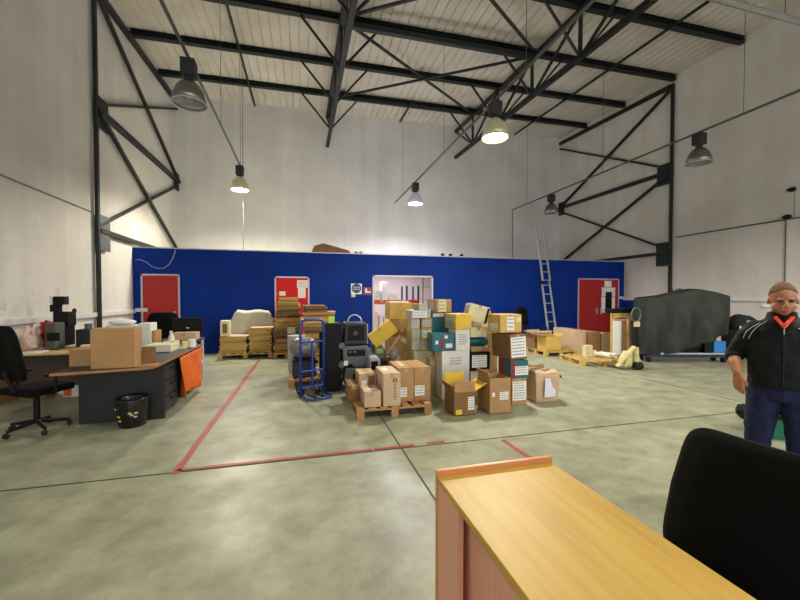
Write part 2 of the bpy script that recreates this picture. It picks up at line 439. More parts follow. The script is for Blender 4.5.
# things lying on the office roof edge
def lump(name, label, cat, px0, px1, yt, m, dep=.5):
    p, q = onY(px0, 250, PY+.2), onY(px1, 250, PY+.2); w = q.x-p.x; h = onY((px0+px1)/2, yt, PY+.2).z-(PZ+.03)
    mb = MB(); mb.prism([(0,0),(w,0),(w*.96,h*.3),(w*.55,h*.75),(w*.3,h),(.08*w,h*.7)], -.05, dep)
    o = mb.build(name, m); o.location = (p.x, PY+.1, PZ+.03); return tag(o, label, cat)
lump('folded_cardboard', 'folded brown cardboard lying on top edge of the blue partition', 'cardboard', 311, 350, 244.2, 'cardd')
for i, (px_, nm) in enumerate(((442.5, 'left'), (450.5, 'middle'), (461.5, 'right'))):
    p = onY(px_, 252, PY+.06); o = MB().ell((0,0,.045), (.07,.05,.045)).build('cable_clamp', 'blackp'); o.location = (p.x, PY+.06, PZ+.03)
    tag(o, 'small black lump on the partition top, %s of three' % nm, 'clamp')
for i, (px_, nm) in enumerate(((356, 'left'), (361, 'right'))):
    p = onY(px_, 252, PY+.06); o = MB().box((0,0,.03), (.1,.08,.06), bev=.01).build('wood_offcut', 'cardd'); o.location = (p.x, PY+.06, PZ+.03)
    tag(o, 'small brown offcut beside the folded cardboard on the partition top, %s one' % nm, 'offcut')

# loose cable hanging on the blue wall, left
pts = [onY(x_, y_, PY-.02) for x_, y_ in ((135.5,260),(140,259.6),(146,262),(152,266.5),(158,268.5),(164,268),(169,264.5),(173,258),(175.5,250))]
tag(MB().tube([(p.x, PY-.02, p.z) for p in pts], .008, 6).build('hanging_cable', 'lgrey', smooth=True), 'thin pale cable looping down the blue wall above the left red door', 'cable')

# ------------------------------------------------------------------ floor joints and painted lines
M['joint'] = mat('dark joint sealant', (60,60,54), .8)
def strip(name, x0, x1, y0, y1, m, z=.003):
    return struct(name, MB().span(x0, x1, y0, y1, 0.0002, z), m)
strip('trim_8', .993, 1.007, -6, PY, 'joint'); strip('trim_9', XL, XR, 3.742, 3.756, 'joint', .0034)
strip('trim_10', 6.44, 6.452, -6, PY, 'joint'); strip('trim_11', XL, XR, 9.55, 9.562, 'joint', .0034); strip('trim_12', XL, XR, -1.9, -1.888, 'joint', .0034)
def worn(name, label, a, b, w, seed):
    rnd = random.Random(seed); a, b = Vector(a), Vector(b); d = b-a; L = d.length; d.normalize(); nrm = Vector((-d.y, d.x, 0))
    mb = MB(); t = 0
    while t < L:
        seg = rnd.uniform(.15, .5); e = min(L, t+seg); k = rnd.uniform(.75, 1)
        p, q = a+d*t, a+d*e; c = (p+q)/2 + nrm*rnd.uniform(-.004, .004)
        ang = math.atan2(d.y, d.x)
        mb.box((c.x, c.y, .0032), ((e-t), w*k, .0028), Euler((0,0,ang)))
        t = e + (rnd.uniform(.0, .04) if rnd.random() < .35 else 0)
    o = mb.build(name, 'redline'); tag(o, label, 'floor marking'); return o
worn('floor_line', 'worn red line running back from the corner towards the pallets at the blue wall', (-1.13,3.72,0), (-1.08,9.9,0), .075, 3)
worn('floor_line', 'worn red cross line running right from the corner beside the concrete joint', (-1.13,3.79,0), (1.15,3.79,0), .05, 4)
worn('floor_line', 'short red line piece seen past the far edge of the oak desk', (2.18,2.6,0), (2.16,3.68,0), .05, 5)
worn('floor_line', 'short faded red dash just left of the corner of the boxes area', (1.3,3.80,0), (1.5,3.80,0), .04, 6)

# ------------------------------------------------------------------ roof steel
for i, y in enumerate((-6.0, -2.0, 1.9, 3.8, 5.7, 7.65, 9.6, 11.55, 13.5)):
    mb = MB(); w, h = .16, .17
    for (x0, x1) in ((XL+.02, .98), (.98, 6.5), (6.5, XR-.02)):
        a, b = (x0, y, zu(x0, y)+h/2), (x1, y, zu(x1, y)+h/2)
        mb.bar(a, b, w, .012); mb.bar(Vector(a)+Vector((0,0,h/2-.006)), Vector(b)+Vector((0,0,h/2-.006)), w, .012)
        mb.bar(Vector(a)-Vector((0,0,h/2-.006)), Vector(b)-Vector((0,0,h/2-.006)), w, .012); mb.bar(a, b, .02, h)
    o = mb.build('roof_purlin', 'steel')
    lab = {11.55: 'second dark steel roof purlin counted from the back wall', 13.5: 'dark steel roof purlin nearest the back wall',
           9.6: 'third dark steel roof purlin from the back wall, over the side wall columns', 7.65: 'fourth dark steel roof purlin from the back wall', 5.7: 'fifth dark steel roof purlin from the back wall, near the top edge'}.get(y, 'dark steel roof purlin %s metres ahead of the rear roller doors' % round(y-YF))
    tag(o, lab, 'roof beam', 'roof purlins under the sheeting')
PUR = (5.7, 7.65, 9.6, 11.55, 13.5)
def truss(X, label):
    root = thing('roof_truss', label, 'roof truss', (X, YB, 0))
    def P(y, top): return Vector((0, y-YB, (zu(X, y)-.06) if top else zu(X, y)-1.17))
    w = .12
    MB().bar(P(YF, 1), P(YB, 1), w, .11).build('top_chord', 'steel', root)
    MB().bar(P(YF, 0), P(YB, 0), w, .12).build('bottom_chord', 'steel', root)
    ys = [YB, 13.5, 11.55, 9.6, 7.65, 5.7, 3.8, 1.9, 0, -2, -4, -6, -8]
    for a, b in zip(ys, ys[1:]):
        MB().bar(P(b, 1), P(b, 0), .07).build('web_post', 'steel', root)
        MB().bar(P(a, 1) if a == YB else P(a, 0), P(b, 0) if a == YB else P(b, 1), .06).build('web_diagonal', 'steel', root)
    for y in PUR + (3.8, 1.9):
        for s_ in (-1, 1):
            MB().bar((s_*1.0, y-YB, zu(X+s_, y)), P(y, 0), .05).build('knee_brace', 'steel', root)
    return root
truss(.98, 'dark steel lattice roof truss seen end on, left of the centre')
truss(6.5, 'dark steel lattice roof truss to the right, showing its web members')

def brace(label, segs, w=.06, name='roof_brace', cat='brace'):
    """one welded brace frame of several bars"""
    root = thing(name, label, cat, segs[0][0])
    o0 = Vector(segs[0][0])
    for s_ in segs:
        a, b = s_[0], s_[1]; ww = s_[2] if len(s_) > 2 else w
        MB().bar(Vector(a)-o0, Vector(b)-o0, ww).build(s_[3] if len(s_) > 3 else 'brace_bar', 'steel', root)
    return root
def Z_(x, y, d=-.04): return (x, y, zu(x, y)+d)
X1, X2 = 1.08, 6.4
brace('cross bracing in the roof between the two trusses, far bay, with heavy strut', [
    (Z_(X1,9.35,-.2), Z_(X2,9.35,-.2), .13, 'brace_strut'), (Z_(X1,13.35,-.08), Z_(X2,13.35,-.08), .1, 'brace_strut'),
    (Z_(X1,9.5), Z_(X2,13.4)), (Z_(X1,13.4,-.1), Z_(X2,9.5,-.1))])
brace('cross bracing in the roof between the two trusses, nearer bay at the top edge', [
    (Z_(X1,9.3), Z_(X2,5.7)), (Z_(X1,5.7,-.1), Z_(X2,9.3,-.1)), (Z_(X1,5.6,-.08), Z_(X2,5.6,-.08), .1, 'brace_strut')])
for X, lab in ((-1.7, 'thin steel sag angle under the purlins over the left bay'), (9.2, 'thin steel sag angle under the purlins over the right bay'), (3.9, 'short thin steel angle under the purlins over the middle bay')):
    y0 = YF if X != 3.9 else 13.0
    tag(MB().bar(Z_(X, y0, -.03), Z_(X, 14.9, -.03), .055).build('sag_angle', 'steel'), lab, 'brace')

# columns and wall bracing
def wall_frame(side):
    s_ = 1 if side == 'left' else -1
    xw = XL+.07 if side == 'left' else XR-.07
    Yc, Ye = 9.62, YB-.06
    zt = zu(xw, Yc)
    c = thing('steel_column', 'dark slim steel column standing against the %s wall' % side, 'column', (xw, Yc, 0))
    MB().span(-.035, .035, -.04, .04, 0, zt-.1).build('column_shaft', 'steel', c)
    zm, zb = 5.75, 3.08
    for z, h in ((zm, .75), (zb, .85)):
        g = MB().span(-.02, .02, .05, .5, z-h/2, z+h*.42).build('gusset_plate', 'steel' if z == zm or side == 'right' else 'mgrey', c)
    if side == 'left': g['label'] = 'paler grey gusset plate'
    r = thing('wall_bracing', 'dark steel two-storey cross bracing between column and back corner on the %s wall' % side, 'bracing', (xw, Ye, 0))
    y0, y1 = Yc+.06-Ye, 0
    def b(ya, za, yb, zb_, w, nm='brace_bar', dx=0): MB().bar((dx, ya, za), (dx, yb, zb_), w).build(nm, 'steel', r)
    b(y0, zt-.15, y1, zu(xw, Ye)-.12, .12, 'brace_strut')
    b(y0, zm, y1, zm+.05, .12, 'brace_strut'); b(y0, zb, y1, zb, .10, 'brace_strut')
    b(y0, zt-.3, y1, zm, .08, dx=.05*s_); b(y0, zm+.1, y1, zu(xw, Ye)-.35, .065, dx=-.01*s_)
    b(y0, zm-.1, y1, zb+.05, .08, dx=.05*s_); b(y0, zb+.1, y1, zm-.1, .065, dx=-.01*s_)
    MB().span(-.02, .03, -.3, .04, zm-.3, zm+.3).build('gusset_plate', 'steel', r)
    MB().span(-.02, .03, -.25, .04, zb-.05, zb+.3).build('gusset_plate', 'ggrey', r)
wall_frame('left'); wall_frame('right')

# conduits on the side walls
tag(MB().cyl((XR-.02, 9.5, 3.56), (XR-.02, 2.0, 3.56), .018, 8).cyl((XR-.02, 6.62, 3.56), (XR-.02, 6.62, 1.6), .012, 8).build('wall_conduit', 'rail'), 'thin grey conduit along the right wall at mid height', 'conduit')
tag(MB().cyl((XL+.02, 9.5, 3.45), (XL+.02, 2.0, 3.46), .014, 8).build('wall_conduit', 'galv'), 'thin pale conduit sloping along the left wall', 'conduit')
for y, z, n_ in ((6.58, 3.62, 'lower'), (6.5, 4.28, 'upper')):
    o = MB().ell((0,0,0), (.05,.09,.06)).cyl((0,0,0), (-.12,.02,-.02), .03, 8).build('wall_bracket', 'blackp'); o.location = (XR-.05, y, z)
    tag(o, 'small black bracket on the right wall, %s of two' % n_, 'bracket')
tag(MB().cyl((XR-.015, 6.46, 4.25), (XR-.015, 6.46, 3.6), .006, 6).build('wall_cable', 'wire'), 'thin cable between the two black brackets on the right wall', 'cable')

# ------------------------------------------------------------------ lighting rails, wires, high-bay lamps
RZ = 5.47
def railp(label, a, b, wires, m='rail', r=.028, drop=None):
    a, b = Vector(a), Vector(b)
    root = thing('lighting_rail', label, 'light rail', a)
    MB().cyl((0,0,0), b-a, r, 8).build('rail_tube', m, root)
    for w in wires:
        p = Vector(w); top = zu(p.x, p.y)
        MB().cyl(p-a, Vector((p.x, p.y, top))-a, .006, 6).build('hanger_wire', 'wire', root)
    if drop is not None:
        MB().cyl(b-a, Vector((b.x, b.y, drop))-a, .02, 8).build('drop_conduit', m, root)
railp('grey lighting rail over the left bay, carrying two lamps', (-1.77,-7,RZ), (-1.77,11.95,RZ), [(-1.77,y,RZ) for y in (1.9, 5.6, 9.2, 11.9)])
railp('grey lighting rail over the middle bay, carrying the bright lamps', (3.68,-7,RZ), (3.68,14.8,RZ), [(3.68,y,RZ) for y in (1.9, 5.6, 9.4, 13.6)])
railp('grey lighting rail over the right bay with a pipe dropping at its far end', (9.02,-7,RZ), (9.02,14.7,RZ), [(9.02,y,RZ) for y in (1.9, 5.8, 9.6, 13.6)], drop=PZ)
railp('pale galvanised cross rail near the ceiling at upper right', (3.72,3.78,RZ+.10), (XR-.1,3.78,RZ+.10), [(x,3.78,RZ+.10) for x in (4.6, 6.65, 9.0, 11)], m='galv', r=.04)
tag(MB().cyl((-1.75,12.2,PZ+.05), (-1.75,12.2,zu(-1.75,12.2)), .008, 6).build('drop_cable', 'wire'), 'thin cable dropping from roof to partition top beside the left lamp', 'cable')

M['glow_reflector'] = mat('lit prismatic reflector', (176,172,150), .3, .5, emit=(226,220,160), estr=.14)
M['glow_reflector_cool'] = mat('lit cool reflector', (180,178,186), .3, .5, emit=(220,214,236), estr=.2)
def lamp(x, y, label, on=None, power=0, color=(1,.93,.75)):
    root = thing('high_bay_lamp', label, 'ceiling lamp', (x, y, RZ-.03), group='bell shaped high bay lamps on the rails')
    MB().box((0,0,-.14), (.21,.21,.26), bev=.012).build('ballast_box', 'dgrey', root)
    MB().cyl((0,0,-.27), (0,0,-.34), .07, 16).build('lamp_neck', 'dgrey', root)
    glow = {'bulb_w': 'glow_reflector', 'bulb_c': 'glow_reflector_cool'}.get(on, 'reflector')
    MB().lathe([(.07,-.33),(.11,-.36),(.17,-.42),(.215,-.50),(.245,-.60),(.26,-.70),(.252,-.70),(.235,-.60),(.205,-.505),(.16,-.43),(.10,-.37),(.05,-.35)], n=28).build('reflector', glow, root, True)
    MB().torus((0,0,-.705), .258, .009, None, 28, 6).build('rim_ring', 'alu', root, True)
    if on: MB().lathe([(.0,-.355),(.11,-.40),(.19,-.50),(.225,-.60),(.236,-.665),(0,-.68)], n=24).build('lit_bulb', on, root, True)
    else:
        MB().ell((0,0,-.5), (.06,.06,.12)).build('bulb', 'bulboff', root, True)
        MB().lathe([(.0,-.72),(.12,-.715),(.25,-.70),(.25,-.695),(0,-.71)], n=24).build('lens', 'glass', root, True)
    if power:
        l = bpy.data.lights.new('lamp_glow', 'SPOT'); l.energy = power; l.color = color; l.shadow_soft_size = .22
        l.spot_size = R(168); l.spot_blend = .45
        o = bpy.data.objects.new('lamp_glow', l); COL.objects.link(o); o.location = (x, y, RZ-.03-.74)
WARM, COOL = (1,.93,.76), (.93,.90,1)
lamp(-1.77, 11.75, 'lit warm bell lamp at far end of the left rail', 'bulb_w', 1250, WARM)
lamp(-1.77, 6.75, 'large unlit bell lamp hanging near the left wall bracing', None)
lamp(3.68, 12.0, 'lit cool white bell lamp near the back wall in the middle', 'bulb_c', 1350, COOL)
lamp(3.68, 6.65, 'brightest yellow glowing bell lamp in the upper middle', 'bulb_w', 1250, WARM)
lamp(9.02, 12.05, 'small unlit bell lamp above the ladder near the right corner', None)
lamp(9.02, 6.7, 'unlit bell lamp hanging in front of the right wall', None)
lamp(3.68, 1.3, 'lit bell lamp on the middle rail overhead behind the view', 'bulb_w', 380, WARM)
lamp(9.02, 1.3, 'lit bell lamp on the right rail overhead behind the view', 'bulb_w', 1300, WARM)
lamp(-1.77, 1.3, 'lit bell lamp on the left rail overhead behind the view', 'bulb_w', 150, WARM)

# ------------------------------------------------------------------ daylight through the roller doors, store light, world
def area(name, loc, rot, sx, sy, e, col):
    l = bpy.data.lights.new(name, 'AREA'); l.shape = 'RECTANGLE'; l.size = sx; l.size_y = sy; l.energy = e; l.color = col
    o = bpy.data.objects.new(name, l); COL.objects.link(o); o.location = loc; o.rotation_euler = rot; return o
for i, (x0, x1) in enumerate(((-3.0, 1.6), (2.6, 6.6), (7.6, 11.2))):
    area('door_daylight', ((x0+x1)/2, YF-.1, 2.7), (-pi/2*-1, 0, 0), x1-x0, 5.2, 330, (.90,.93,1))
area('store_light', (3.2, 13.4, PZ-.25), (0,0,0), 2.6, .6, 85, (1,.93,.95))
tube_o = thing('strip_light', 'white ceiling strip light in the store room behind the doorway', 'strip light', (3.2, 13.4, PZ-.2))
MB().box((0,0,.04), (1.3,.12,.06)).build('light_body', 'white', tube_o); 
W = bpy.data.worlds.new('world'); S.world = W; W.use_nodes = True
W.node_tree.nodes['Background'].inputs[0].default_value = (.8,.9,1,1); W.node_tree.nodes['Background'].inputs[1].default_value = .6
S.view_settings.view_transform = 'Standard'; S.view_settings.look = 'None'; S.view_settings.gamma = 1; S.view_settings.use_curve_mapping = False
S.view_settings.exposure = -0.2
S.cycles.use_denoising = True
S.cycles.max_bounces = 8; S.cycles.diffuse_bounces = 5; S.cycles.glossy_bounces = 4; S.cycles.transmission_bounces = 6
S.cycles.sample_clamp_indirect = 8

mb = MB(); q0, q1 = 8.92, 9.55
def wpx(px): 
    d = ray(px, 288); t = (XR-.004)/d.x; return d.y*t
zt_, zb_ = 1.6+9.5*.0315*1.0, 1.45
for a_, w_ in ((672.4, .05), (675.6, .05), (679.2, .05), (682.4, .05)): mb.span(XR-.005, XR-.001, wpx(a_)-w_/2, wpx(a_)+w_/2, zb_, 1.87)
mb.span(XR-.005, XR-.001, wpx(681), wpx(677.4), 1.83, 1.88)
tag(mb.build('painted_letters', mat('faded blue paint', (96,100,150), .8)), 'faded blue painted letters on the right wall just above the tarpaulin', 'lettering')
# ------------------------------------------------------------------ cartons
rnd = random.Random(11)
def marks(rn, w, h, n, y):
    """rows of small print on a label"""
    mb = MB(); k = 0; n = max(n, 3)
    for i in range(n if n > 1 else 0):
        zz = h/2 - h*(i+.8)/(n+.6); x = -w*.42
        while x < w*.36:
            l = min(rn.uniform(.06,.22)*w, w*.42-x); mb.span(x, x+l, y-.0012, y, zz, zz+h/(n+.6)*.36); x += l+.035*w; k += 1
    return mb
def carton(label, loc, size, rz=0, rot=None, m='card', labels=(), tape=True, flaps=None, print_=None, group=None, name='cardboard_box', cat='box', inner=None, tapecol='tape'):
    w, d, h = size
    root = thing(name, label, cat, loc, rz, group, rot)
    if flaps is None:
        MB().box((0,0,h/2), (w,d,h), bev=min(.008, w*.05)).build('box_body', m, root)
        if tape:
            mb = MB().span(-.025, .025, -d/2-.0015, d/2+.0015, h, h+.0015)
            mb.span(-.025, .025, -d/2-.002, -d/2, h-.06, h); mb.build('packing_tape', tapecol, root)
    else:
        t = .008; mb = MB()
        mb.span(-w/2, w/2, -d/2, -d/2+t, 0, h); mb.span(-w/2, w/2, d/2-t, d/2, 0, h)
        mb.span(-w/2, -w/2+t, -d/2+t, d/2-t, 0, h); mb.span(w/2-t, w/2, -d/2+t, d/2-t, 0, h); mb.span(-w/2, w/2, -d/2, d/2, 0, t)
        mb.build('box_body', m, root)
        for side, (ang, ln, fm) in flaps.items():   # ang: 0 straight up, 90 flat outwards, negative inwards
            a = R(ang); g = MB(); s_ = sin(a)*ln; c_ = cos(a)*ln
            if side == 'F': pr = [(-d/2, h), (-d/2-s_, h+c_), (-d/2-s_+t*cos(a), h+c_+t*sin(a)), (-d/2+t, h)]
            if side == 'B': pr = [(d/2, h), (d/2+s_, h+c_), (d/2+s_-t*cos(a), h+c_+t*sin(a)), (d/2-t, h)]
            if side == 'L': pr = [(-w/2, h), (-w/2-s_, h+c_), (-w/2-s_+t*cos(a), h+c_+t*sin(a)), (-w/2+t, h)]
            if side == 'R': pr = [(w/2, h), (w/2+s_, h+c_), (w/2+s_-t*cos(a), h+c_+t*sin(a)), (w/2-t, h)]
            if side in 'FB': g.prism(pr, -w/2+.004, w/2-.004, 'x')
            else: g.prism(pr, -d/2+.004, d/2-.004, 'y')
            g.build('box_flap', fm or m, root)
    for L_ in labels:
        f, u, v, lw, lh = L_[:5]; lm = L_[5] if len(L_) > 5 else 'paper'; pr = L_[6] if len(L_) > 6 else 4
        # u, v: label centre as a fraction of the face; lw, lh sizes as a fraction of the face
        if f == 'F': mx = Matrix.Translation(((u-.5)*w, -d/2, v*h)); ww, hh = lw*w, lh*h
        if f == 'L': mx = Matrix.Translation((-w/2, (.5-u)*d, v*h)) @ Matrix.Rotation(-pi/2, 4, 'Z'); ww, hh = lw*d, lh*h
        if f == 'T': mx = Matrix.Translation(((u-.5)*w, (v-.5)*d, h)) @ Matrix.Rotation(-pi/2, 4, 'X'); ww, hh = lw*w, lh*d
        lo = MB(mx).box((0,-.0015,0), (ww,.002,hh)).build('paper_label' if lm in ('paper','white','cream') else 'printed_panel', lm, root)
        if pr > 1:
            q = marks(rnd, ww, hh, pr, -.0026); q.mx = mx
            for vv in q.bm.verts: vv.co = mx @ vv.co
            q.build('small_print', 'ink', lo)
    if print_: 
        for (f, u, v, pw, ph, n) in print_:
            mx = Matrix.Translation(((u-.5)*w, -d/2, v*h))
            q = marks(rnd, pw*w, ph*h, n, -.0004)
            for vv in q.bm.verts: vv.co = mx @ vv.co
            q.build('printed_text', 'ink', root)
    return root
def cpx(label, xl, xr, yt, yb, Y, d, m='card', z0=None, z1=None, gap=0, **k):
    ym = (yt+yb)/2; xm = (xl+xr)/2
    a, b = onY(xl, ym, Y).x, onY(xr, ym, Y).x
    zb = onY(xm, yb, Y).z if z0 is None else z0
    zt = onY(xm, yt, Y).z if z1 is None else z1
    return carton(label, ((a+b)/2, Y+d/2, zb), (b-a-gap, d, zt-zb), m=m, **k)
def cw(label, x0, x1, y0, y1, z0, z1, m='card', **k):
    if 5.3 < y0 < 7.4 and x0 > 1.3 and z0 > .3 and 'rz' not in k: k['rz'] = R(rnd.uniform(-3.5, 3.5))
    return carton(label, ((x0+x1)/2, (y0+y1)/2, z0), (x1-x0, y1-y0, z1-z0), m=m, **k)

def pallet(label, loc, w, d, rz=0, m='wood', h=.144):
    """origin at the front left corner"""
    root = thing('wooden_pallet', label, 'pallet', loc, rz)
    mb = MB(); n = 7
    for i in range(n):
        x = (w-.1)*i/(n-1); mb.span(x, x+.1, 0, d, h-.022, h, bev=.003)
    for y in (0, d/2-.05, d-.1): mb.span(0, w, y, y+.1, h-.044, h-.022)
    mb.build('deck', m, root)
    for x in (0, w/2-.05, w-.1):
        for y in (0, d/2-.05, d-.1): MB().span(x, x+.1, y, y+.1, .02, h-.044, bev=.003).build('block', m, root)
    for x in (0, w/2-.05, w-.1): MB().span(x, x+.1, 0, d, 0, .02).build('bottom_board', m, root)
    return root

G0 = 'cartons in the mixed pile in the middle'
# front pallet
pallet('front wooden pallet in the middle carrying the neat brown boxes', (.67, 4.77, 0), 1.03, 1.2)
P0 = .1445
carton('short brown box at the front left corner of the middle pallet', (.885, 4.98, P0), (.225,.38,.21), m='cardl', print_=[('F',.3,.75,.5,.2,3)], labels=[('T',.55,.4,.5,.3,'white',3)])
carton('low pinkish brown box with white sticker behind the short front one on the pallet', (.885, 5.42, P0), (.235,.40,.36), m='cardl', labels=[('F',.3,.62,.3,.22,'paper',0),('F',.75,.7,.4,.4,'cardd',0)])
carton('dark brown small box at the left rear edge of the middle pallet', (.68, 5.36, P0), (.15,.42,.22), m='cardd')
b = carton('tall narrow brown box with upright dark lettering on the middle pallet', (1.142, 5.045, P0), (.238,.54,.44), m='cardl', labels=[('T',.35,.55,.3,.35,'paper',0)])
mb = MB(); mb.torus((.04,-.272,.345), .024, .008, Euler((pi/2,0,0)), 16, 6)
for k, (a_, c_) in enumerate(((.30,.278),(.268,.245),(.236,.215),(.205,.185),(.175,.150),(.14,.115),(.105,.085))):
    mb.span(.022, .058, -.2725, -.2705, c_, a_-.012)
    mb.span(.022 if k % 2 else .045, .035 if k % 2 else .058, -.2725, -.2705, a_-.012, a_-.006)
mb.build('printed_lettering', mat('grey brown print', (112,88,76), .8), b)
carton('tall brown box left one of the matching pair with low white labels', (1.383, 5.235, P0), (.226,.60,.47), labels=[('F',.3,.28,.5,.28,'paper',2)], print_=[('F',.5,.58,.3,.05,2)])
carton('tall brown box right one of the matching pair with low white labels', (1.62, 5.235, P0), (.236,.60,.47), labels=[('F',.33,.3,.6,.3,'paper',2)], print_=[('F',.65,.58,.35,.05,2)])

# open boxes on the floor
e = onZ(465, 415.7)
carton('open brown box with yellow flaps and yellow sticker at the front of the pile', (e.x, e.y+.18, 0), (.305,.35,.32), m='cardd',
  flaps={'F':(-4,.14,'card'), 'B':(8,.20,'cardg'), 'R':(62,.2,'cardg'), 'L':(30,.12,'cardd')}, labels=[('F',.8,.5,.3,.55,'paper',5),('F',.22,.16,.28,.2,'yel',1)])
e = onZ(501, 414)
carton('tall open brown box with two white labels right of the yellow flapped one', (e.x+.0, e.y+.2, 0), (.315,.36,.485), m='card',
  flaps={'B':(-3,.06,'cardd'), 'L':(20,.1,'card')}, labels=[('F',.68,.5,.42,.22,'paper',2),('F',.17,.55,.12,.12,'paper',0)], print_=[('F',.55,.72,.42,.1,2)])
# crumpled big box
g = onZ(547, 403)
gr = thing('cardboard_box', 'battered open brown box with torn flaps and white paper at right of the pile', 'box', (g.x+.01, g.y+.17, 0), R(-3))
def batt(u, v):
    # closed side wall loop
    a = 2*pi*u; w, d = .18+.02*v, .165+.015*v
    cx2 = max(-1, min(1, 1.5*cos(a-pi/4))); cy2 = max(-1, min(1, 1.5*sin(a-pi/4)))
    wob = 1+.03*sin(5*a+3*v)
    return (cx2*w*wob, cy2*d*wob, v*(.46+.02*sin(a*3)))
MB().grid(batt, 48, 8).span(-.15,.15,-.14,.14,.003,.012).build('box_body', 'cardl', gr, True).modifiers.new('s','SOLIDIFY').thickness = .007
MB().grid(lambda u,v: (.18+.11*v, -.13+.26*u, .45-.10*v*v+.012*sin(9*u)), 8, 4).build('box_flap', 'cardd', gr).modifiers.new('s','SOLIDIFY').thickness = .006
MB().grid(lambda u,v: (-.19-.03*v, -.14+.24*u, .46+.05*v*(1-u)+.012*sin(8*u)), 8, 4).build('box_flap', 'cardl', gr).modifiers.new('s','SOLIDIFY').thickness = .006
MB().grid(lambda u,v: (-.17+.34*u, .165+.05*v, .46+.05*v+.012*sin(8*u)), 8, 4).build('box_flap', 'cardd', gr).modifiers.new('s','SOLIDIFY').thickness = .006
MB().grid(lambda u,v: (-.17+.34*u, -.165+.06*v, .45+.03*v+.018*sin(9*u)*v), 10, 4).build('box_flap', 'cardl', gr).modifiers.new('s','SOLIDIFY').thickness = .006
MB().prism([(-.07,.10),(.11,.11),(.115,.2),(.06,.25),(.02,.39),(-.06,.38)], -.212, -.209).build('paper_label', mat('bluish white paper', (214,218,238), .7), gr)

# column H / teal / R1 / R2
cw('upright box with a big white label standing on the floor beside the battered box', 2.97, 3.22, 4.83, 5.15, 0, .395, 'card', labels=[('F',.5,.53,.9,.72,'paper',7)])
r = cw('teal, red and white printed box under the big leaning brown box', 2.955, 3.25, 4.84, 5.20, .396, .66, 'tealp', tape=False, labels=[('F',.62,.42,.74,.5,'paper',3),('F',.12,.5,.22,.98,'dred',0),('L',.3,.5,.5,.95,'dred',0)])
carton('large brown box with a full white label leaning atop the teal and red box', (3.11, 5.14, .668), (.285,.52,.37), rot=Euler((0,R(-3),R(2))), m='cardd', labels=[('F',.5,.5,.9,.82,'paper',6)])
carton('battered yellow brown box with a white label topmost at the right of the pile', (3.03, 5.15, 1.06), (.38,.34,.275), rot=Euler((0,0,R(4))), m='cardy', labels=[('F',.48,.5,.34,.75,'paper',3),('F',.85,.72,.2,.24,'paper',2),('L',.5,.3,.6,.4,'paper',2)])
# W1 and things on top
cw('tall white box with faint drawing standing behind the open yellow flapped box', 2.09, 2.555, 5.39, 5.72, 0, .755, 'white', tape=False, labels=[('F',.5,.78,.5,.2,'white',3)], name='white_box')
cw('teal wrapped carton with white prints on top of the tall white box', 1.94, 2.30, 5.39, 5.68, .757, 1.03, 'teal', tape=False, labels=[('F',.42,.45,.16,.5,'dred',0),('F',.75,.3,.3,.25,'white',0),('F',.62,.8,.14,.18,'paper',0),('F',.2,.5,.12,.2,'paper',0)], name='wrapped_box')
cw('white box with red and blue speckled print beside the teal carton', 2.32, 2.56, 5.39, 5.70, .757, 1.09, 'white', tape=False, print_=[('F',.5,.5,.7,.6,5)], name='white_box')
cw('bright yellow box with pale label on its side above the speckled white box', 2.30, 2.575, 5.37, 5.80, 1.092, 1.33, 'cardg', labels=[('L',.45,.5,.7,.75,'lgrey',3),('F',.5,.75,.7,.2,'cardg',1)])
# K column
cw('low label covered box under the black edged box', 2.575, 2.91, 5.40, 5.70, 0, .42, 'card', labels=[('F',.25,.75,.45,.4,'paper',4)])
cw('black edged box with a large white paper between white box and leaning brown box', 2.57, 2.92, 5.39, 5.70, .421, .72, 'blackp', tape=False, labels=[('F',.47,.5,.72,.66,'paper',5)])
cw('flat tan box under the teal roll', 2.59, 2.90, 5.42, 5.74, .721, .80, 'card')
tag(MB().cyl((2.60,5.56,.876),(2.93,5.56,.876), .075, 18).build('teal_roll', 'teal', smooth=False), 'shiny dark teal roll lying above the black edged box', 'roll')
cw('pale box between teal roll and the tilted cream carton', 2.585, 2.88, 5.44, 5.72, .953, 1.11, 'cream', labels=[('F',.5,.5,.8,.3,'cream',1)])
carton('tilted cream carton with black end standing high in the pile', (2.745, 5.63, 1.19), (.33,.30,.28), rot=Euler((0,R(14),R(-8))), m='cream', labels=[('F',.93,.5,.12,.9,'blackp',0),('F',.5,.75,.6,.2,'cream',2),('L',.5,.5,.8,.8,'lgrey',3)])
cw('upright plain brown carton standing behind the black edged box', 3.0, 3.26, 5.76, 6.1, 0, 1.08, 'card')
cw('small cream box lying on the upright plain brown carton', 2.95, 3.27, 5.78, 6.1, 1.081, 1.27, 'cream', labels=[('F',.5,.5,.6,.4,'cream',2)])
# column behind
for k, (z0, z1, m_, lab) in enumerate(((0,.44,'card','lowest brown box of the rear column under the green and yellow ones'),(.441,.86,'card','second brown box of the rear column behind the white box'))):
    cw(lab, 2.12, 2.5, 5.96, 6.4, z0, z1, m_)
cw('teal bagged box high at the rear below the labelled top carton', 2.10, 2.5, 5.92, 6.36, .861, 1.34, 'teal', tape=False, labels=[('F',.3,.9,.5,.12,'pinkb',0)], name='wrapped_box')
cw('topmost brown carton with two pale labels at the back of the pile', 2.18, 2.46, 5.90, 6.36, 1.341, 1.56, 'card', labels=[('L',.45,.5,.55,.7,'lgrey',2),('F',.4,.5,.5,.95,'cream',3)])
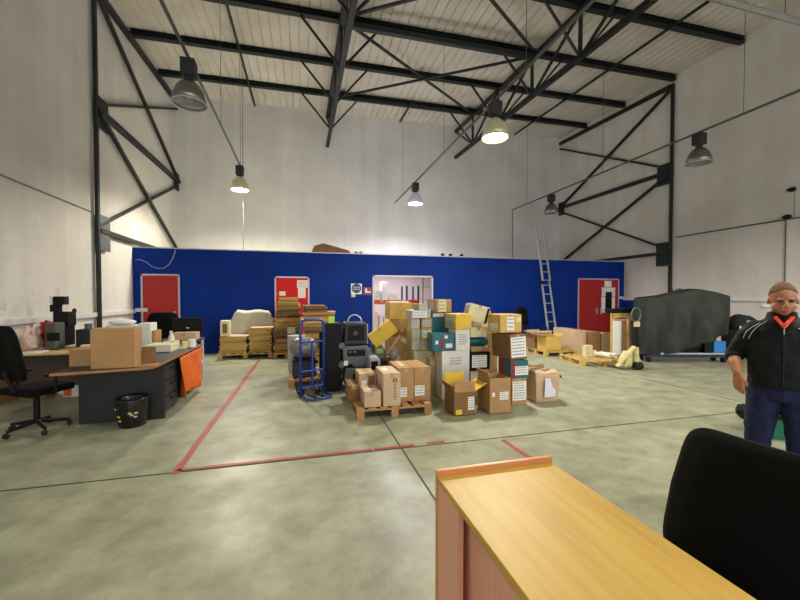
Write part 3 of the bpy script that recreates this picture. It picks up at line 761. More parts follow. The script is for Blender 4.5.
# yellowish wrapped columns
cw('olive wrapped box on the floor left of the tall white box', 1.76, 2.07, 5.78, 6.2, 0, .36, 'wrapped')
cw('second olive wrapped box under the small labelled yellow boxes', 1.75, 2.075, 5.78, 6.2, .361, .71, 'wrapped')
zz = .711
for k, h in enumerate((.18,.18,.18)):
    nm = ('lowest','middle','upper')[k]
    cw('small yellow box with white label, %s one of the left small column' % nm, 1.735, 1.885, 5.86, 6.15, zz, zz+h-.002, 'wrapped', labels=[('F',.45,.5,.7,.72,'lgrey',3)])
    cw('small yellow box with torn label, %s one of the right small column' % nm, 1.895, 2.085, 5.84, 6.15, zz, zz+h-.002, 'wrapped' if k != 2 else 'card', labels=[('F',.5,.5,.75,.6,'paper' if k == 1 else 'lgrey',3)])
    zz += h
cw('box with silvery papers lying across both small columns', 1.72, 1.99, 5.8, 6.2, zz, zz+.13, 'lgrey', tape=False, labels=[('F',.5,.5,.9,.8,'paper',2)], name='white_box')
cw('greenish label covered small box beside the silvery papers', 2.0, 2.085, 5.88, 6.2, zz, zz+.14, 'wrapped', labels=[('F',.5,.5,.8,.8,'lgrey',2)])
tag(MB().ell((0,0,.42), (.13,.16,.12)).ell((.02,.02,.2), (.15,.17,.2)).ell((-.03,.0,.62), (.08,.1,.12)).build('wrap_bundle', 'gwrap', smooth=True), 'crumpled grey plastic wrap bundle left of the yellow columns', 'bundle').location = (1.53, 6.15, 0)
# stack S1
for k, (z0, z1, m_, lab, ex) in enumerate(((0,.42,'card','bottom carton of the tall brown stack in front of the doorway',0),(.421,.83,'card','second carton of the tall brown stack in front of the doorway',0),
    (.831,.98,'cardd','reddish brown carton third from the bottom of the doorway stack',.04),(.981,1.17,'card','fourth carton of the doorway stack, slightly turned',.05),(1.171,1.33,'cardy','fifth carton of the doorway stack, wide and flat',0),
    (1.331,1.49,'cardy','top carton of the doorway stack with a white sheet on it',0))):
    cw(lab, 1.60+ex, 2.05, 6.9, 7.3, z0, z1, m_)
tag(MB().box((0,0,.012), (.38,.3,.024)).build('polystyrene_sheet', 'paper'), 'white sheet lying on the doorway stack', 'sheet').location = (1.80, 7.08, 1.4925)
carton('small green and white box tipped over on the silvery papers box', (1.90, 5.98, 1.385), (.16,.2,.10), rot=Euler((0,0,R(24))), m='wrapped', labels=[('F',.5,.5,.8,.7,'lgrey',3)])
carton('slim brown carton lying against the right small yellow column', (2.02, 5.70, .0), (.10,.12,.62), rot=Euler((0,0,R(9))), m='wrapped')
carton('little yellow brown box on top of the cream box at the back of the pile', (3.08, 5.93, 1.272), (.2,.2,.09), rot=Euler((0,0,R(-14))), m='cardy')
# support and tilted
cw('half hidden brown box under the two tilted cartons', 1.37, 1.66, 6.33, 6.66, 0, .50, 'cardd')
carton('tilted yellow carton leaning left of the doorway stack', (1.44, 6.42, .86), (.48,.30,.25), rot=Euler((0,R(-37),R(-10))), m='cardg')
carton('steeply tilted brown carton with white stickers below the yellow one', (1.53, 6.44, .505), (.20,.26,.42), rot=Euler((0,R(36),0)), m='card', labels=[('F',.5,.9,.9,.14,'cream',0),('F',.5,.2,.9,.12,'cream',0)])

# ------------------------------------------------------------------ machines left of the pile
def machine(name, label, cat, loc, w, d, h, body, prof=None):
    root = thing(name, label, cat, loc)
    pr = prof or [(-w/2,0),(w/2,0),(w/2,h*.65),(w*.36,h),(-w*.42,h),(-w/2,h*.8)]
    o = MB().prism(pr, -d/2, d/2).build('housing', body, root)
    bv = o.modifiers.new('b', 'BEVEL'); bv.width = .025; bv.segments = 3
    return root
mx0, my0 = .89, 6.5
r = machine('floor_machine', 'grey wheeled machine body standing behind the pallet boxes', 'machine', (mx0+.02, my0, 0), .50, .55, .40, 'ggrey', [(-.19,.0),(.2,.0),(.25,.12),(.25,.40),(-.22,.40),(-.25,.22)])
MB().span(-.1, .12, -.285, -.27, .1, .3).build('front_recess', 'blackp', r); MB().cyl((-.2,-.25,.07),(-.14,-.25,.07), .07, 16).build('wheel', 'rubber', r)
MB().span(-.2, -.12, -.3, -.278, .07, .1).build('sticker', 'paper', r)
r = machine('floor_machine', 'rounded grey machine with dark oval recess in the middle of the machine stack', 'machine', (mx0, my0-.04, .402), .54, .5, .38, 'mgrey', [(-.24,.06),(-.1,.06),(-.06,.0),(.12,.0),(.16,.05),(.22,.06),(.27,.16),(.27,.24),(.16,.37),(-.26,.37)])
o = MB().span(-.18, .13, -.262, -.246, .2, .31).build('dark_recess', 'blackp', r); bv = o.modifiers.new('b','BEVEL'); bv.width=.05; bv.segments=4
for s_ in (-.13, -.05): MB().box((s_,-.265,.275), (.05,.012,.025)).build('button', 'mgrey', r)
MB().span(-.235, -.165, -.262, -.247, .05, .13).build('sticker', 'paper', r)
r = machine('monitor', 'dark boxy unit with round dusty screen on top of the machine stack', 'machine', (mx0-.03, my0-.02, .785), .40, .45, .39, 'dgrey', [(-.20,0),(.20,0),(.2,.37),(-.17,.38)])
MB().span(-.13, .15, -.24, -.222, .08, .33, bev=.01).build('screen', 'blackp', r); MB().lathe([(.0,.004),(.08,.0),(.085,-.01)], (0,-.238,.2), 20, Euler((pi/2,0,0))).build('lens_ring', mat('dusty brown glass', (58,46,34), .4), r)
MB().torus((.02,.02,.385), .12, .012, Euler((R(70),0,0)), 16, 6, 0, pi).build('carry_handle', 'lgrey', r); MB().span(.2, .235, -.1, .1, 0, .34).build('side_panel', 'lgrey', r)
r = machine('floor_machine', 'green grey drum shaped machine at the right of the machine stack', 'machine', (mx0+.40, my0+.0, .50), .22, .36, .3, 'ggrey', [(-.1,0),(.12,0),(.13,.14),(.02,.28),(-.1,.28)])
MB().span(-.06, .06, -.2, -.175, .12, .2, bev=.01).build('yellow_panel', mat('dull yellow green', (158,162,92), .5), r)
cw('dark box carrying the green grey drum machine', mx0+.29, mx0+.33+.185-.21+.215, my0-.2, my0+.2, 0, .499, 'dgrey', tape=False, name='black_crate', cat='crate')
r = machine('small_appliance', 'small silver appliance in front of the green grey drum machine', 'appliance', (1.14, 6.12, .0), .2, .25, .62, 'lgrey', [(-.1,0),(.1,0),(.1,.55),(.05,.62),(-.08,.6)])
MB().span(-.06, .05, -.135, -.12, .4, .54).build('dark_opening', 'blackp', r)
# black tall stack
r = thing('trolley_cabinet', 'tall black cabinet with silver wheels left of the machine stack', 'cabinet', (.49, my0, 0))
MB().span(-.13, .13, -.25, .25, .04, 1.16, bev=.02).build('cabinet_body', 'blackp', r)
for z in (.46, .78): MB().lathe([(0,-.03),(.045,-.03),(.06,0),(.045,.03),(0,.03)], (.13,-.27,z), 16, Euler((pi/2,0,0))).build('silver_wheel', 'mgrey', r)
MB().span(-.1,.1,-.2,.2,0,.04).build('cabinet_base', 'rubber', r)
o = MB().span(-.05,.05,-.01,.01,0,.11).build('lime_tag', 'lime'); o.location = (.46, my0-.2, 1.162); tag(o, 'lime green tag sticking up on the tall black cabinet', 'tag')

# drum / bag on its pallet
pallet('small wooden pallet behind the blue hand truck', (-.26, 6.78, 0), .96, 1.0)
r = thing('storage_bin', 'dark grey bin standing on the pallet behind the hand truck', 'bin', (-.0, 7.1, P0))
MB().span(-.19, .22, -.24, .24, 0, .30, bev=.03).build('bin_body', 'dgrey', r); MB().span(-.2, .23, -.25, .25, .29, .31).build('bin_rim', 'blackp', r)
o = MB().ell((0,0,.205), (.25,.2,.20)).ell((.1,.0,.20), (.16,.2,.19)).build('can_bag', 'purplecan', smooth=True); o.location = (-.0, 7.1, P0+.312); tag(o, 'clear bag full of crushed cans on top of the dark grey bin', 'bag')
o = MB().tube([(0,0,0),(0,0,.7)], [.16,.17], 20).build('plastic_roll', 'lgrey', smooth=False); o.location = (-.13, 7.55, P0+.001); tag(o, 'pale plastic wrapped roll standing behind the dark grey bin', 'roll')
cw('black crate stack right of the bag of cans', .30, .58, 7.1, 7.5, P0, .95, 'blackp', tape=False, name='black_crate', cat='crate')
o = MB().ell((0,0,.06), (.17,.13,.06)).build('cardboard_scrap', 'cardd', smooth=True); o.location = (.46, 6.95, P0+.001) ; tag(o, 'crumpled brown scrap on the right end of the small pallet', 'scrap')

# blue hand truck
ht = thing('hand_truck', 'blue tubular steel hand truck standing upright on the floor', 'hand truck', (.14, 6.10, 0), R(27))
hw = .205
MB().tube([(-hw,0,.05),(-hw,0,1.17),(-hw+.03,0,1.22),(-hw+.08,0,1.235),(hw-.08,0,1.235),(hw-.03,0,1.22),(hw,0,1.17),(hw,0,.05)], .021, 10).build('tube_frame', 'bluep', ht, True)
for z in (.88, .42, .16): MB().cyl((-hw,0,z),(hw,0,z), .016, 8).build('cross_bar', 'bluep', ht)
MB().cyl((0,0,.1),(0,0,.9), .018, 8).build('middle_bar', 'bluep', ht)
MB().tube([(-hw,0,.04),(-hw,-.24,.025),(-hw+.05,-.30,.025),(hw-.05,-.30,.025),(hw,-.24,.025),(hw,0,.04)], .018, 8).build('toe_frame', 'bluep', ht, True)
for x in (-.08, .06): MB().bar((x,-.3,.03),(x,.0,.04), .03, .02).bar((x,-.27,.04),(x,.0,.26), .016, .016).build('toe_bar', 'blackp', ht)
for s_ in (-1, 1): 
    w_ = MB().torus((s_*(hw-.05),.11,.12), .085, .033, Euler((0,pi/2,0)), 24, 8).build('wheel', 'rubber', ht, True)
    MB().cyl((s_*(hw-.05)-.02,.11,.12),(s_*(hw-.05)+.02,.11,.12), .055, 14).build('wheel_hub', 'lgrey', w_)
    MB().bar((s_*hw,0,.42),(s_*(hw-.02),.11,.12), .02).build('axle_stay', 'bluep', ht)
MB().cyl((-hw,.11,.12),(hw,.11,.12), .012, 8).build('axle', 'galv', ht)

# ------------------------------------------------------------------ flattened cardboard at the blue wall
def bundle(label, x0, x1, y0, y1, z0, z1, rz=0, m='layers', n=None):
    rn = random.Random(int(x0*1000+z0*777)); n = n or max(2, int((z1-z0)/.035)); mb = MB(); w, d = x1-x0, y1-y0; t = (z1-z0-.001)/n
    for i in range(n):
        mb.box((rn.uniform(-.02,.02), rn.uniform(-.015,.015), t*(i+.5)), (w*rn.uniform(.93,1), d*rn.uniform(.95,1), t*.92), Euler((0,0,R(rn.uniform(-2,2)))))
    o = mb.build('flattened_boxes', m); o.location = ((x0+x1)/2, (y0+y1)/2, z0); o.rotation_euler = (0,0,rz)
    return tag(o, label, 'cardboard', 'bundles of flattened cardboard by the blue wall')
pallet('wide pallet of flat cardboard at the left end of the blue wall', (-2.12, 10.3, 0), 1.33, 1.0, m='woody')
bundle('lower left flat cardboard pile on the leftmost wall pallet', -2.08, -1.42, 10.32, 10.85, P0, .57, m='layersy')
bundle('taller strapped flat cardboard pile at right on the leftmost wall pallet', -1.38, -.81, 10.32, 10.85, P0, .78, m='layersy')
tag(MB().box((0,0,.006), (.5,.5,.012)).build('cardboard_sheet', 'cardl'), 'pale sheet topping the lower left cardboard pile', 'sheet').location = (-1.65, 10.58, .571)
tag(MB().box((0,0,.006), (.56,.5,.012)).build('cardboard_sheet', 'cardl'), 'pale sheet topping the taller strapped cardboard pile', 'sheet').location = (-1.06, 10.58, .781)
mb = MB(); pts = [(-1.72,10.29,.17),(-1.5,10.285,.26),(-1.3,10.285,.42),(-1.1,10.285,.58),(-.9,10.285,.74),(-.78,10.29,.80)]
for i in range(5): mb.bar(pts[i], pts[i+1], .008, .05, up=(0,1,0))
tag(mb.build('plastic_strap', 'wrap'), 'pale plastic strip slung across the cardboard piles', 'strap')
def drape(u, v):
    # side-closed draped sheet: u across, v from front hem over the top to the back
    w = .62; x = (u-.5)*2*w
    if v < .45: t_ = v/.45; y = -.20+.05*t_; z = .08+(.98)*t_
    elif v < .55: t_ = (v-.45)/.1; y = -.15+.33*t_; z = 1.06+.03*sin(pi*t_)
    else: t_ = (v-.55)/.45; y = .18+.04*t_; z = 1.06-.98*t_
    tap = 1-.20*max(0, (z-.3)/.8); edge = abs(u-.5)*2
    z -= .12*max(0, edge-.82)/.18*(1 if z > .9 else 0)
    return (x*tap, y+.025*sin(9*u+4*v)*(.4+edge), z+.015*sin(11*u+1))
r = thing('covered_bundle', 'bulky bundle under an off-white woven sheet behind the flat cardboard', 'bundle', (-1.36, 11.1, P0))
o = MB().grid(drape, 30, 30).build('woven_sheet', 'wrap', r, True); sd = o.modifiers.new('s','SOLIDIFY'); sd.thickness = .01
MB().span(-.48, .48, -.11, .14, .0, 1.0, bev=.05).build('bundle_core', 'wrap', r)
cw('small pale open frame crate standing on the lower left cardboard pile', -2.06, -1.84, 10.34, 10.6, .584, .99, 'cream', tape=False, labels=[('F',.5,.5,.5,.6,'cardd',0)], name='crate', cat='crate')
# two tall stacks behind the hand truck
pallet('pallet under the tallest flat cardboard stack by the blue wall', (-.76, 10.1, 0), .70, 1.0)
zz = P0; H_ = ((.2,'layers',0),(.15,'layers',0),(.2,'layersd',.0),(.18,'layers',.03),(.16,'layersy',.02),(.14,'layersd',.02),(.12,'layersd',-.0),(.15,'layers',.03),(.14,'layersy',.02))
W_ = ((-.74,-.08),(-.72,-.08),(-.73,-.1),(-.74,-.08),(-.74,-.06),(-.72,-.09),(-.70,-.14),(-.68,-.12),(-.66,-.15))
nms = ('first','second','third','fourth','fifth','sixth','seventh','eighth','topmost')
for k, (h, m_, s_) in enumerate(H_):
    bundle('%s bundle up the tallest cardboard stack in front of the papered red door' % nms[k], W_[k][0]+s_, W_[k][1]+s_, 10.15+s_, 10.95, zz, zz+h, R((-2,1,3,-1,-5,2,4,-3,2)[k]), m_); zz += h+.001
pallet('pallet under the right flat cardboard stack behind the hand truck', (-.02, 9.0, 0), .82, 1.05)
zz = P0; H_ = ((.2,'layers'),(.18,'layersd'),(.2,'layers'),(.17,'layersd'),(.2,'layersy'),(.14,'layers'),(.16,'layersd'))
W_ = ((.0,.76),(-.0,.74),(.0,.76),(.0,.70),(.0,.74),(.02,.80),(.0,.52))
for k, (h, m_) in enumerate(H_):
    bundle('%s bundle up the right cardboard stack behind the hand truck' % (nms[k] if k < 6 else 'topmost'), W_[k][0], W_[k][1], 9.05, 9.95, zz, zz+h, R((1,-2,2,-1,3,-3,4)[k]), m_); zz += h+.001
tag(MB().box((0,0,.005), (.2,.004,.17)).build('paper_sheet', 'cream'), 'pale paper stuck on the front of the tallest cardboard stack', 'paper').location = (-.3, 10.12, .72)
# ------------------------------------------------------------------ office chairs
def office_chair(label, loc, rz=0, bw=.48, bh=.56, bz=.56, seat=.48, arms=True, lean=.12, seat_w=.5, rc=.42):
    """sitter faces local -Y; backrest at +Y"""
    r = thing('office_chair', label, 'chair', loc, rz)
    n = 40; pts = []
    for i in range(n):
        a = 2*pi*i/n; ca, sa = cos(a), sin(a); e = rc
        x = math.copysign(abs(ca)**e, ca)*bw/2; z = math.copysign(abs(sa)**e, sa)*bh/2
        x *= 1-.10*(z/(bh/2)) if z > 0 else 1
        pts.append((x, z))
    mb = MB()
    def P(x, z, s_): 
        y = .22 + lean*(z+bh/2)/bh - .05*(1-(2*x/bw)**2)*1.0 + .03 ; return Vector((x, y+s_, bz+bh/2+z))
    rings = []
    for sc, off in ((.0,-.035),(.55,-.035),(.9,-.03),(1,-.012),(1,.012),(.9,.03),(.55,.035),(0,.035)):
        rings.append([mb.bm.verts.new(P(x*max(sc,.01), z*max(sc,.01), off)) for x, z in pts])
    for a, b in zip(rings, rings[1:]):
        for j in range(n): mb.bm.faces.new((a[j], a[(j+1)%n], b[(j+1)%n], b[j]))
    mb.build('backrest', 'blackf', r, True)
    mb = MB().box((0,-.02,seat), (seat_w,.48,.09), bev=.035).build('seat', 'blackf', r, True)
    MB().bar((0,.2,seat-.02), (0,.30,bz+.12), .07, .02).build('back_bracket', 'blackp', r)
    MB().cyl((0,0,.1), (0,0,seat-.04), .03, 12).build('gas_post', 'blackp', r)
    MB().box((0,0,seat-.06), (.22,.26,.03)).build('seat_plate', 'blackp', r)
    for k in range(5):
        a = 2*pi*k/5+.3
        MB().tube([(0,0,.115),(.29*cos(a),.29*sin(a),.075)], [.028,.018], 8).build('base_leg', 'blackp', r)
        MB().cyl((.29*cos(a)-.012*sin(a), .29*sin(a)+.012*cos(a), .028), (.29*cos(a)+.03*sin(a), .29*sin(a)-.03*cos(a), .028), .028, 12).cyl((.29*cos(a),.29*sin(a),.03),(.29*cos(a),.29*sin(a),.08),.008,6).build('caster', 'rubber', r)
    if arms:
        for s_ in (-1, 1):
            MB().tube([(s_*.24,.02,seat-.02),(s_*.31,.0,seat),(s_*.31,.0,seat+.17)], .015, 8).box((s_*.31,-.02,seat+.19), (.06,.26,.03), bev=.01).build('armrest', 'blackp', r)
    return r

# ------------------------------------------------------------------ oak desk in the foreground
dk = thing('oak_desk', 'golden oak desk in the foreground with raised far edge and pinkish side panel', 'desk', (.61, -.25, 0))
W0, L0, H0 = .62, 1.875, .75
MB().span(0, W0, 0, L0, H0-.028, H0, bev=.003).build('desk_top', 'oak', dk)['label'] = 'smooth golden oak top'
MB().span(-.004, W0+.004, L0, L0+.022, 0.02, H0+.03, bev=.003).build('end_panel', 'oakrail', dk)
MB().span(.0, .022, L0-.24, L0-.001, .02, H0-.029).build('side_panel', 'oakside', dk)
MB().span(.05, .068, .02, L0-.02, .12, H0-.029).build('recessed_panel', 'oakside', dk)
MB().span(W0-.03, W0-.01, L0-.24, L0-.001, .02, H0-.029).build('side_panel', 'oakside', dk)
MB().span(.01, W0-.01, 0, .02, .0, H0-.029).build('end_panel', 'oakside', dk)
for x in (.02, W0-.05): MB().span(x, x+.03, L0-.1, L0-.05, 0, .02).build('foot', 'blackp', dk)

office_chair('large black office chair in the right foreground beside the oak desk', (1.365, .985, 0), R(-84), bw=.62, bh=.56, bz=.465, seat=.45, arms=False, lean=.16, seat_w=.42, rc=.30)

# ------------------------------------------------------------------ left work area
d1 = thing('work_desk', 'dark grey desk with black top and brown front edge on the left', 'desk', (-2.72, 4.93, 0))
MB().prism([(0,0),(.86,.16),(.93,.22),(.95,.30),(.95,1.62),(0,1.62)], .722, .75, 'z').build('desk_top', 'dgrey', d1)
MB().prism([(0,-.004),(.86,.156),(.934,.218),(.954,.30),(.954,1.62),(.95,1.62),(.949,.30),(.93,.22),(.86,.16),(0,.0)], .72, .751, 'z').build('edge_band', 'edge', d1)
MB().span(0, .95, .54, .565, 0, .72).build('end_panel', 'dgrey', d1)
MB().span(0, .03, .566, 1.6, 0, .72).build('side_panel', 'dgrey', d1)
p_ = thing('drawer_pedestal', 'black drawer pedestal under the dark grey desk', 'drawer unit', (-2.0, 5.85, 0))
MB().span(-.2, .18, -.27, .25, .03, .68).build('pedestal_body', 'blackp', p_)
for z in (.05, .26, .47):
    q = MB().span(.18, .2, -.25, .23, z, z+.19, bev=.004).build('drawer', 'dgrey', p_); MB().span(.2, .215, -.06, .06, z+.13, z+.15).build('drawer_handle', 'blackp', q)
for x in (-.17, .15):
    for y in (-.22, .2): MB().cyl((x,y,0),(x,y,.03), .02, 8).build('caster', 'rubber', p_)
d2 = thing('work_desk', 'second dark topped desk behind the first, with orange cloth hanging on its side', 'desk', (-2.72, 6.56, 0))
MB().span(0, .95, 0, .80, .722, .75).build('desk_top', 'dgrey', d2); MB().span(.95, .955, 0, .80, .72, .751).build('edge_band', 'edge', d2)
MB().span(0, .9, 0.01, .035, 0, .72).build('end_panel', 'dgrey', d2); MB().span(0, .9, .76, .785, 0, .72).build('end_panel', 'dgrey', d2)
def cloth(u, v):
    y = 6.0+1.3*u*(1-.16*v)+.10*v*(1-u); z = .715-.62*v*(1-.10*sin(6*u)) + (.06*u*v)
    return (-1.74+.045*sin(30*u+2*v)*(v+.15), y, max(z, .015))
o = MB().grid(cloth, 40, 14).build('orange_cloth', 'orange', smooth=True); o.modifiers.new('s','SOLIDIFY').thickness = .008
tag(o, 'bright orange cloth hanging in folds from the side of the left desks', 'cloth')

# things on the desks
TZ = .7505
p = onZ(112.5, 368.6, TZ)
big = carton('large plain brown box standing on the near end of the dark desk', (p.x, p.y+.12, TZ), (.455,.22,.475), m='card', tape=False)
MB().span(.23, .42, -.10, .11, .0, .012).build('box_flap', 'card', big); MB().span(.23, .38, .095, .105, .012, .22).build('box_flap', 'cardd', big)
carton('low brown box left behind the large plain brown one on the dark desk', (p.x-.42, p.y+.40, TZ), (.28,.3,.21), m='card', tape=False)
p = onZ(141, 348, TZ)
cw('tall white box standing behind the large brown box on the desk', p.x-.04, p.x+.14, p.y, p.y+.3, TZ, 1.16, 'white', tape=False, name='white_box')
cw('wide white box further left behind the large brown box', p.x-.50, p.x-.05, p.y-.02, p.y+.3, TZ, 1.13, 'white', tape=False, name='white_box')
o = MB().ell((0,0,.05), (.2,.14,.05)).build('white_bag', 'paper', smooth=True); o.location = (p.x-.3, p.y+.1, 1.1305); tag(o, 'soft white bag lying on top of the wide white box', 'bag')
cw('thin tan box edge beside the tall white box', p.x+.145, p.x+.19, p.y+.05, p.y+.35, TZ, 1.03, 'card', tape=False)
p = onZ(158, 352.5, TZ)
cw('flat pale yellow box with white side on the desk', p.x-.20, p.x+.17, p.y+.02, p.y+.42, TZ, .86, 'cream', tape=False, labels=[('F',.55,.5,.9,.9,'white',0)])
def small_roll(label, px, py, r, h, m):
    p = onZ(px, py, TZ); o = MB().lathe([(r*.45,0),(r,0),(r,h),(r*.45,h),(r*.45,0)], n=20).build('tape_roll', m); o.location = (max(p.x, -2.64), p.y, TZ); smooth_by_angle(o); return tag(o, label, 'roll')
small_roll('cream roll at left of the small things on the desk', 156, 345.0, .05, .07, 'cream'); small_roll('cream roll in the middle of the small things on the desk', 167, 346.0, .055, .09, 'cream')
small_roll('larger cream roll right of the middle one on the desk', 175, 346.5, .07, .10, 'cream'); small_roll('yellow roll near the far end of the dark desks', 185, 347.5, .05, .11, mat('yellow tape', (214,204,120), .5))
small_roll('white roll at the right end of the dark desks', 192, 347.0, .06, .13, 'white')
p = onZ(181, 348, TZ); tag(MB().box((0,0,.006), (.42,.12,.012)).build('white_board_strip', 'white'), 'long white strip lying on the black desk top', 'strip').location = (p.x-.12, p.y-.02, TZ)
p = onZ(171.5, 345, TZ)
sb = thing('spray_bottle', 'small white spray bottle in front of the black chair on the desk', 'bottle', (p.x, p.y, TZ))
MB().lathe([(0,0),(.05,0),(.052,.02),(.05,.13),(.03,.18),(.016,.21),(0,.21)], n=16).build('bottle_body', 'white', sb, True)
MB().span(-.014, .014, -.05, .02, .21, .25).bar((0,-.03,.21),(0,-.04,.17),.01).build('spray_head', 'white', sb)
office_chair('black rounded high back chair in front of the left red door', (-2.95, 9.0, 0), R(12), bw=.64, bh=.62, bz=.64, seat=.5)
# white legged table
wt = thing('metal_table', 'white legged steel table with lower shelf at the end of the desks', 'table', (-2.60, 7.66, 0))
for x in (.02, .64):
    for y in (.02, .52): MB().span(x-.02, x+.02, y-.02, y+.02, 0, .76).build('leg', 'wpaint', wt)
MB().span(-.02, .68, -.02, .56, .76, .79).build('table_top', 'dgrey', wt); MB().span(0, .66, 0, .54, .30, .34).build('lower_shelf', 'wpaint', wt)
cw('pale brown box with white top edge on the white legged table', -2.36, -1.96, 7.72, 8.0, .791, .93, 'cardl')
mn = thing('monitor', 'black monitor seen from behind on the white legged table', 'monitor', (-2.2, 8.12, .791))
MB().span(-.28, .27, -.02, .02, .08, .40, bev=.008).build('screen_back', 'blackp', mn); MB().span(-.09, .09, -.07, .06, 0, .012).bar((0,0,.01),(0,0,.12),.05,.02).build('stand', 'blackp', mn)
MB().ell((0,-.022,.2), (.03,.004,.015)).build('badge', 'lgrey', mn)
cw('dark equipment box on the lower shelf of the white legged table', -2.5, -2.15, 7.75, 8.1, .341, .62, 'blackp', tape=False, name='equipment_box')
# desk along the left wall
d3 = thing('work_desk', 'pale beech desk along the left wall behind the chair', 'desk', (-4.40, 6.72, 0))
MB().span(0, 1.62, 0, 1.3, .722, .75, bev=.004).build('desk_top', 'beech', d3)
MB().span(.02, .045, .02, 1.28, 0, .72).build('end_panel', 'cardd', d3); MB().span(1.57, 1.6, .02, 1.28, 0, .72).build('end_panel', 'dgrey', d3); MB().span(.045, 1.57, .25, .27, .2, .72).build('modesty_panel', mat('dark brown laminate', (66,52,42), .6), d3)
def ondesk(name, label, cat, xl, xr, yt, yb, m, dep, Y=None, shape='box'):
    q = onZ((xl+xr)/2, yb, TZ); Y = Y or q.y
    Y = min(max(Y, 6.80), 7.8-dep)
    a, b = onY(xl, yb, Y).x, onY(xr, yb, Y).x; h = max(.03, onY((xl+xr)/2, yt, Y).z-TZ)
    a = max(a, -4.36)
    mb = MB(); w = b-a
    if shape == 'box': mb.box((w/2, dep/2, h/2), (w, dep, h), bev=.012)
    if shape == 'bag':
        mb.ell((w*.5, dep/2, h*.33), (w*.55, dep*.5, h*.33), seg=32); mb.ell((w*.3, dep*.4, h*.62), (w*.3, dep*.35, h*.3), seg=32); mb.ell((w*.72, dep*.55, h*.68), (w*.25, dep*.3, h*.32), seg=32)
    o = mb.build(name, m, smooth=(shape == 'bag')); o.location = (a, Y, TZ); tag(o, label, cat)
    if shape == 'bag':
        tx = bpy.data.textures.new('crumple', 'CLOUDS'); tx.noise_scale = .055; d_ = o.modifiers.new('d', 'DISPLACE'); d_.texture = tx; d_.strength = .10; d_.mid_level = .5
        s_ = o.modifiers.new('u', 'SUBSURF'); s_.levels = s_.render_levels = 1
    return o
ondesk('plastic_bag', 'pale pink plastic bag on the beech desk at far left', 'bag', 19, 33, 324, 346.5, 'pinkb', .3, 7.0, 'bag')
ondesk('plastic_bag', 'bright red bag standing beside the pink bag on the beech desk', 'bag', 36, 44.5, 320, 345.5, 'redf', .25, 7.45, 'bag')
o = ondesk('bench_machine', 'green grey bench machine between red bag and black equipment', 'machine', 45, 55.5, 323, 344.8, mat('dusty green grey metal', (70,76,66), .6), .25, 7.1)
MB().span(.03, .2, -.012, 0, .15, .28).build('dark_opening', 'blackp', o)
bs = thing('bench_equipment', 'black stepped equipment tower rising highest on the beech desk', 'equipment', (onY(62.5, 345, 7.5).x, 7.42, TZ))
for nm_, c, d_ in (('base_unit', (0,.1,.21), (.20,.3,.36)), ('middle_unit', (.03,.1,.48), (.22,.22,.24)), ('arm_unit', (-.09,.1,.66), (.12,.12,.12)), ('head_unit', (-.02,.1,.79), (.16,.14,.14))):
    MB().box(c, d_, bev=.008).build(nm_, 'blackp', bs)
MB().box((-.15,.1,.8), (.05,.06,.14)).build('white_fitting', 'white', bs); MB().cyl((.02,-.06,.3),(.02,-.04,.3),.04,14).build('round_lens','lgrey',bs)
ondesk('equipment_box', 'low dark blue equipment box right of the black tower', 'box', 75.5, 92, 329.5, 346, mat('dark blue grey metal', (30,38,46), .5), .3, 7.42)
q = onZ(72, 347, TZ); tag(MB().tube([(-.19,0,.045),(-.17,0,.045),(.22,.0,.045),(.24,0,.045)], [.03,.045,.045,.04], 16).build('paper_roll', 'cream', smooth=False), 'thick cream paper roll lying on the beech desk', 'roll').location = (-3.25, 7.0, TZ)
o = MB().lathe([(0,0),(.05,0),(.055,.1),(.05,.1),(0,.01)], n=16).build('beaker', 'mgrey'); o.location = (onY(88.5,330,7.55).x, 7.55, 1.04); tag(o, 'small grey cup on top of the low dark blue box', 'cup')
tag(MB().box((0,0,.006),(.22,.3,.012)).build('paper_sheet','paper'), 'white papers at the front of the beech desk by the chair', 'paper').location = (-4.0, 6.90, TZ)
cw('pale brown box on the floor under the left end of the beech desk', -4.30, -3.95, 7.05, 7.4, 0, .36, 'cardd')
cw('small box with orange and white print on the floor behind the left chair', -3.72, -3.5, 7.05, 7.3, 0, .3, 'white', tape=False, labels=[('F',.3,.5,.5,.9,'orange',0)])
office_chair('black office chair at the far left edge facing the desks', (-3.10, 5.38, 0), R(152), bw=.54, bh=.64, bz=.64, seat=.5)
# bin
bn = onZ(128, 428.5)
bb = thing('waste_bin', 'black lined waste bin against the end panel of the dark desk', 'bin', (bn.x, bn.y+.13, 0))
mb = MB(); rb = random.Random(3)
mb.lathe([(0,.003),(.14,.0),(.155,.05),(.165,.2),(.175,.33),(.17,.36),(.155,.34),(.15,.1),(0,.06)], n=26)
for v in mb.bm.verts: v.co.x *= 1+rb.uniform(-.03,.03); v.co.y *= 1+rb.uniform(-.03,.03)
mb.build('bin_liner', mat('shiny black bin liner', (14,14,14), .22, bump=.5, bscale=25), bb, True)
for k in range(7):
    a = -pi/2+rb.uniform(-1.1, 1.1); z = rb.uniform(.06,.3)
    MB().box((.176*cos(a), .176*sin(a), z), (.035,.008,.018), Euler((0,0,a+pi/2))).build('printed_patch', 'lgrey' if k % 3 else 'yel', bb)

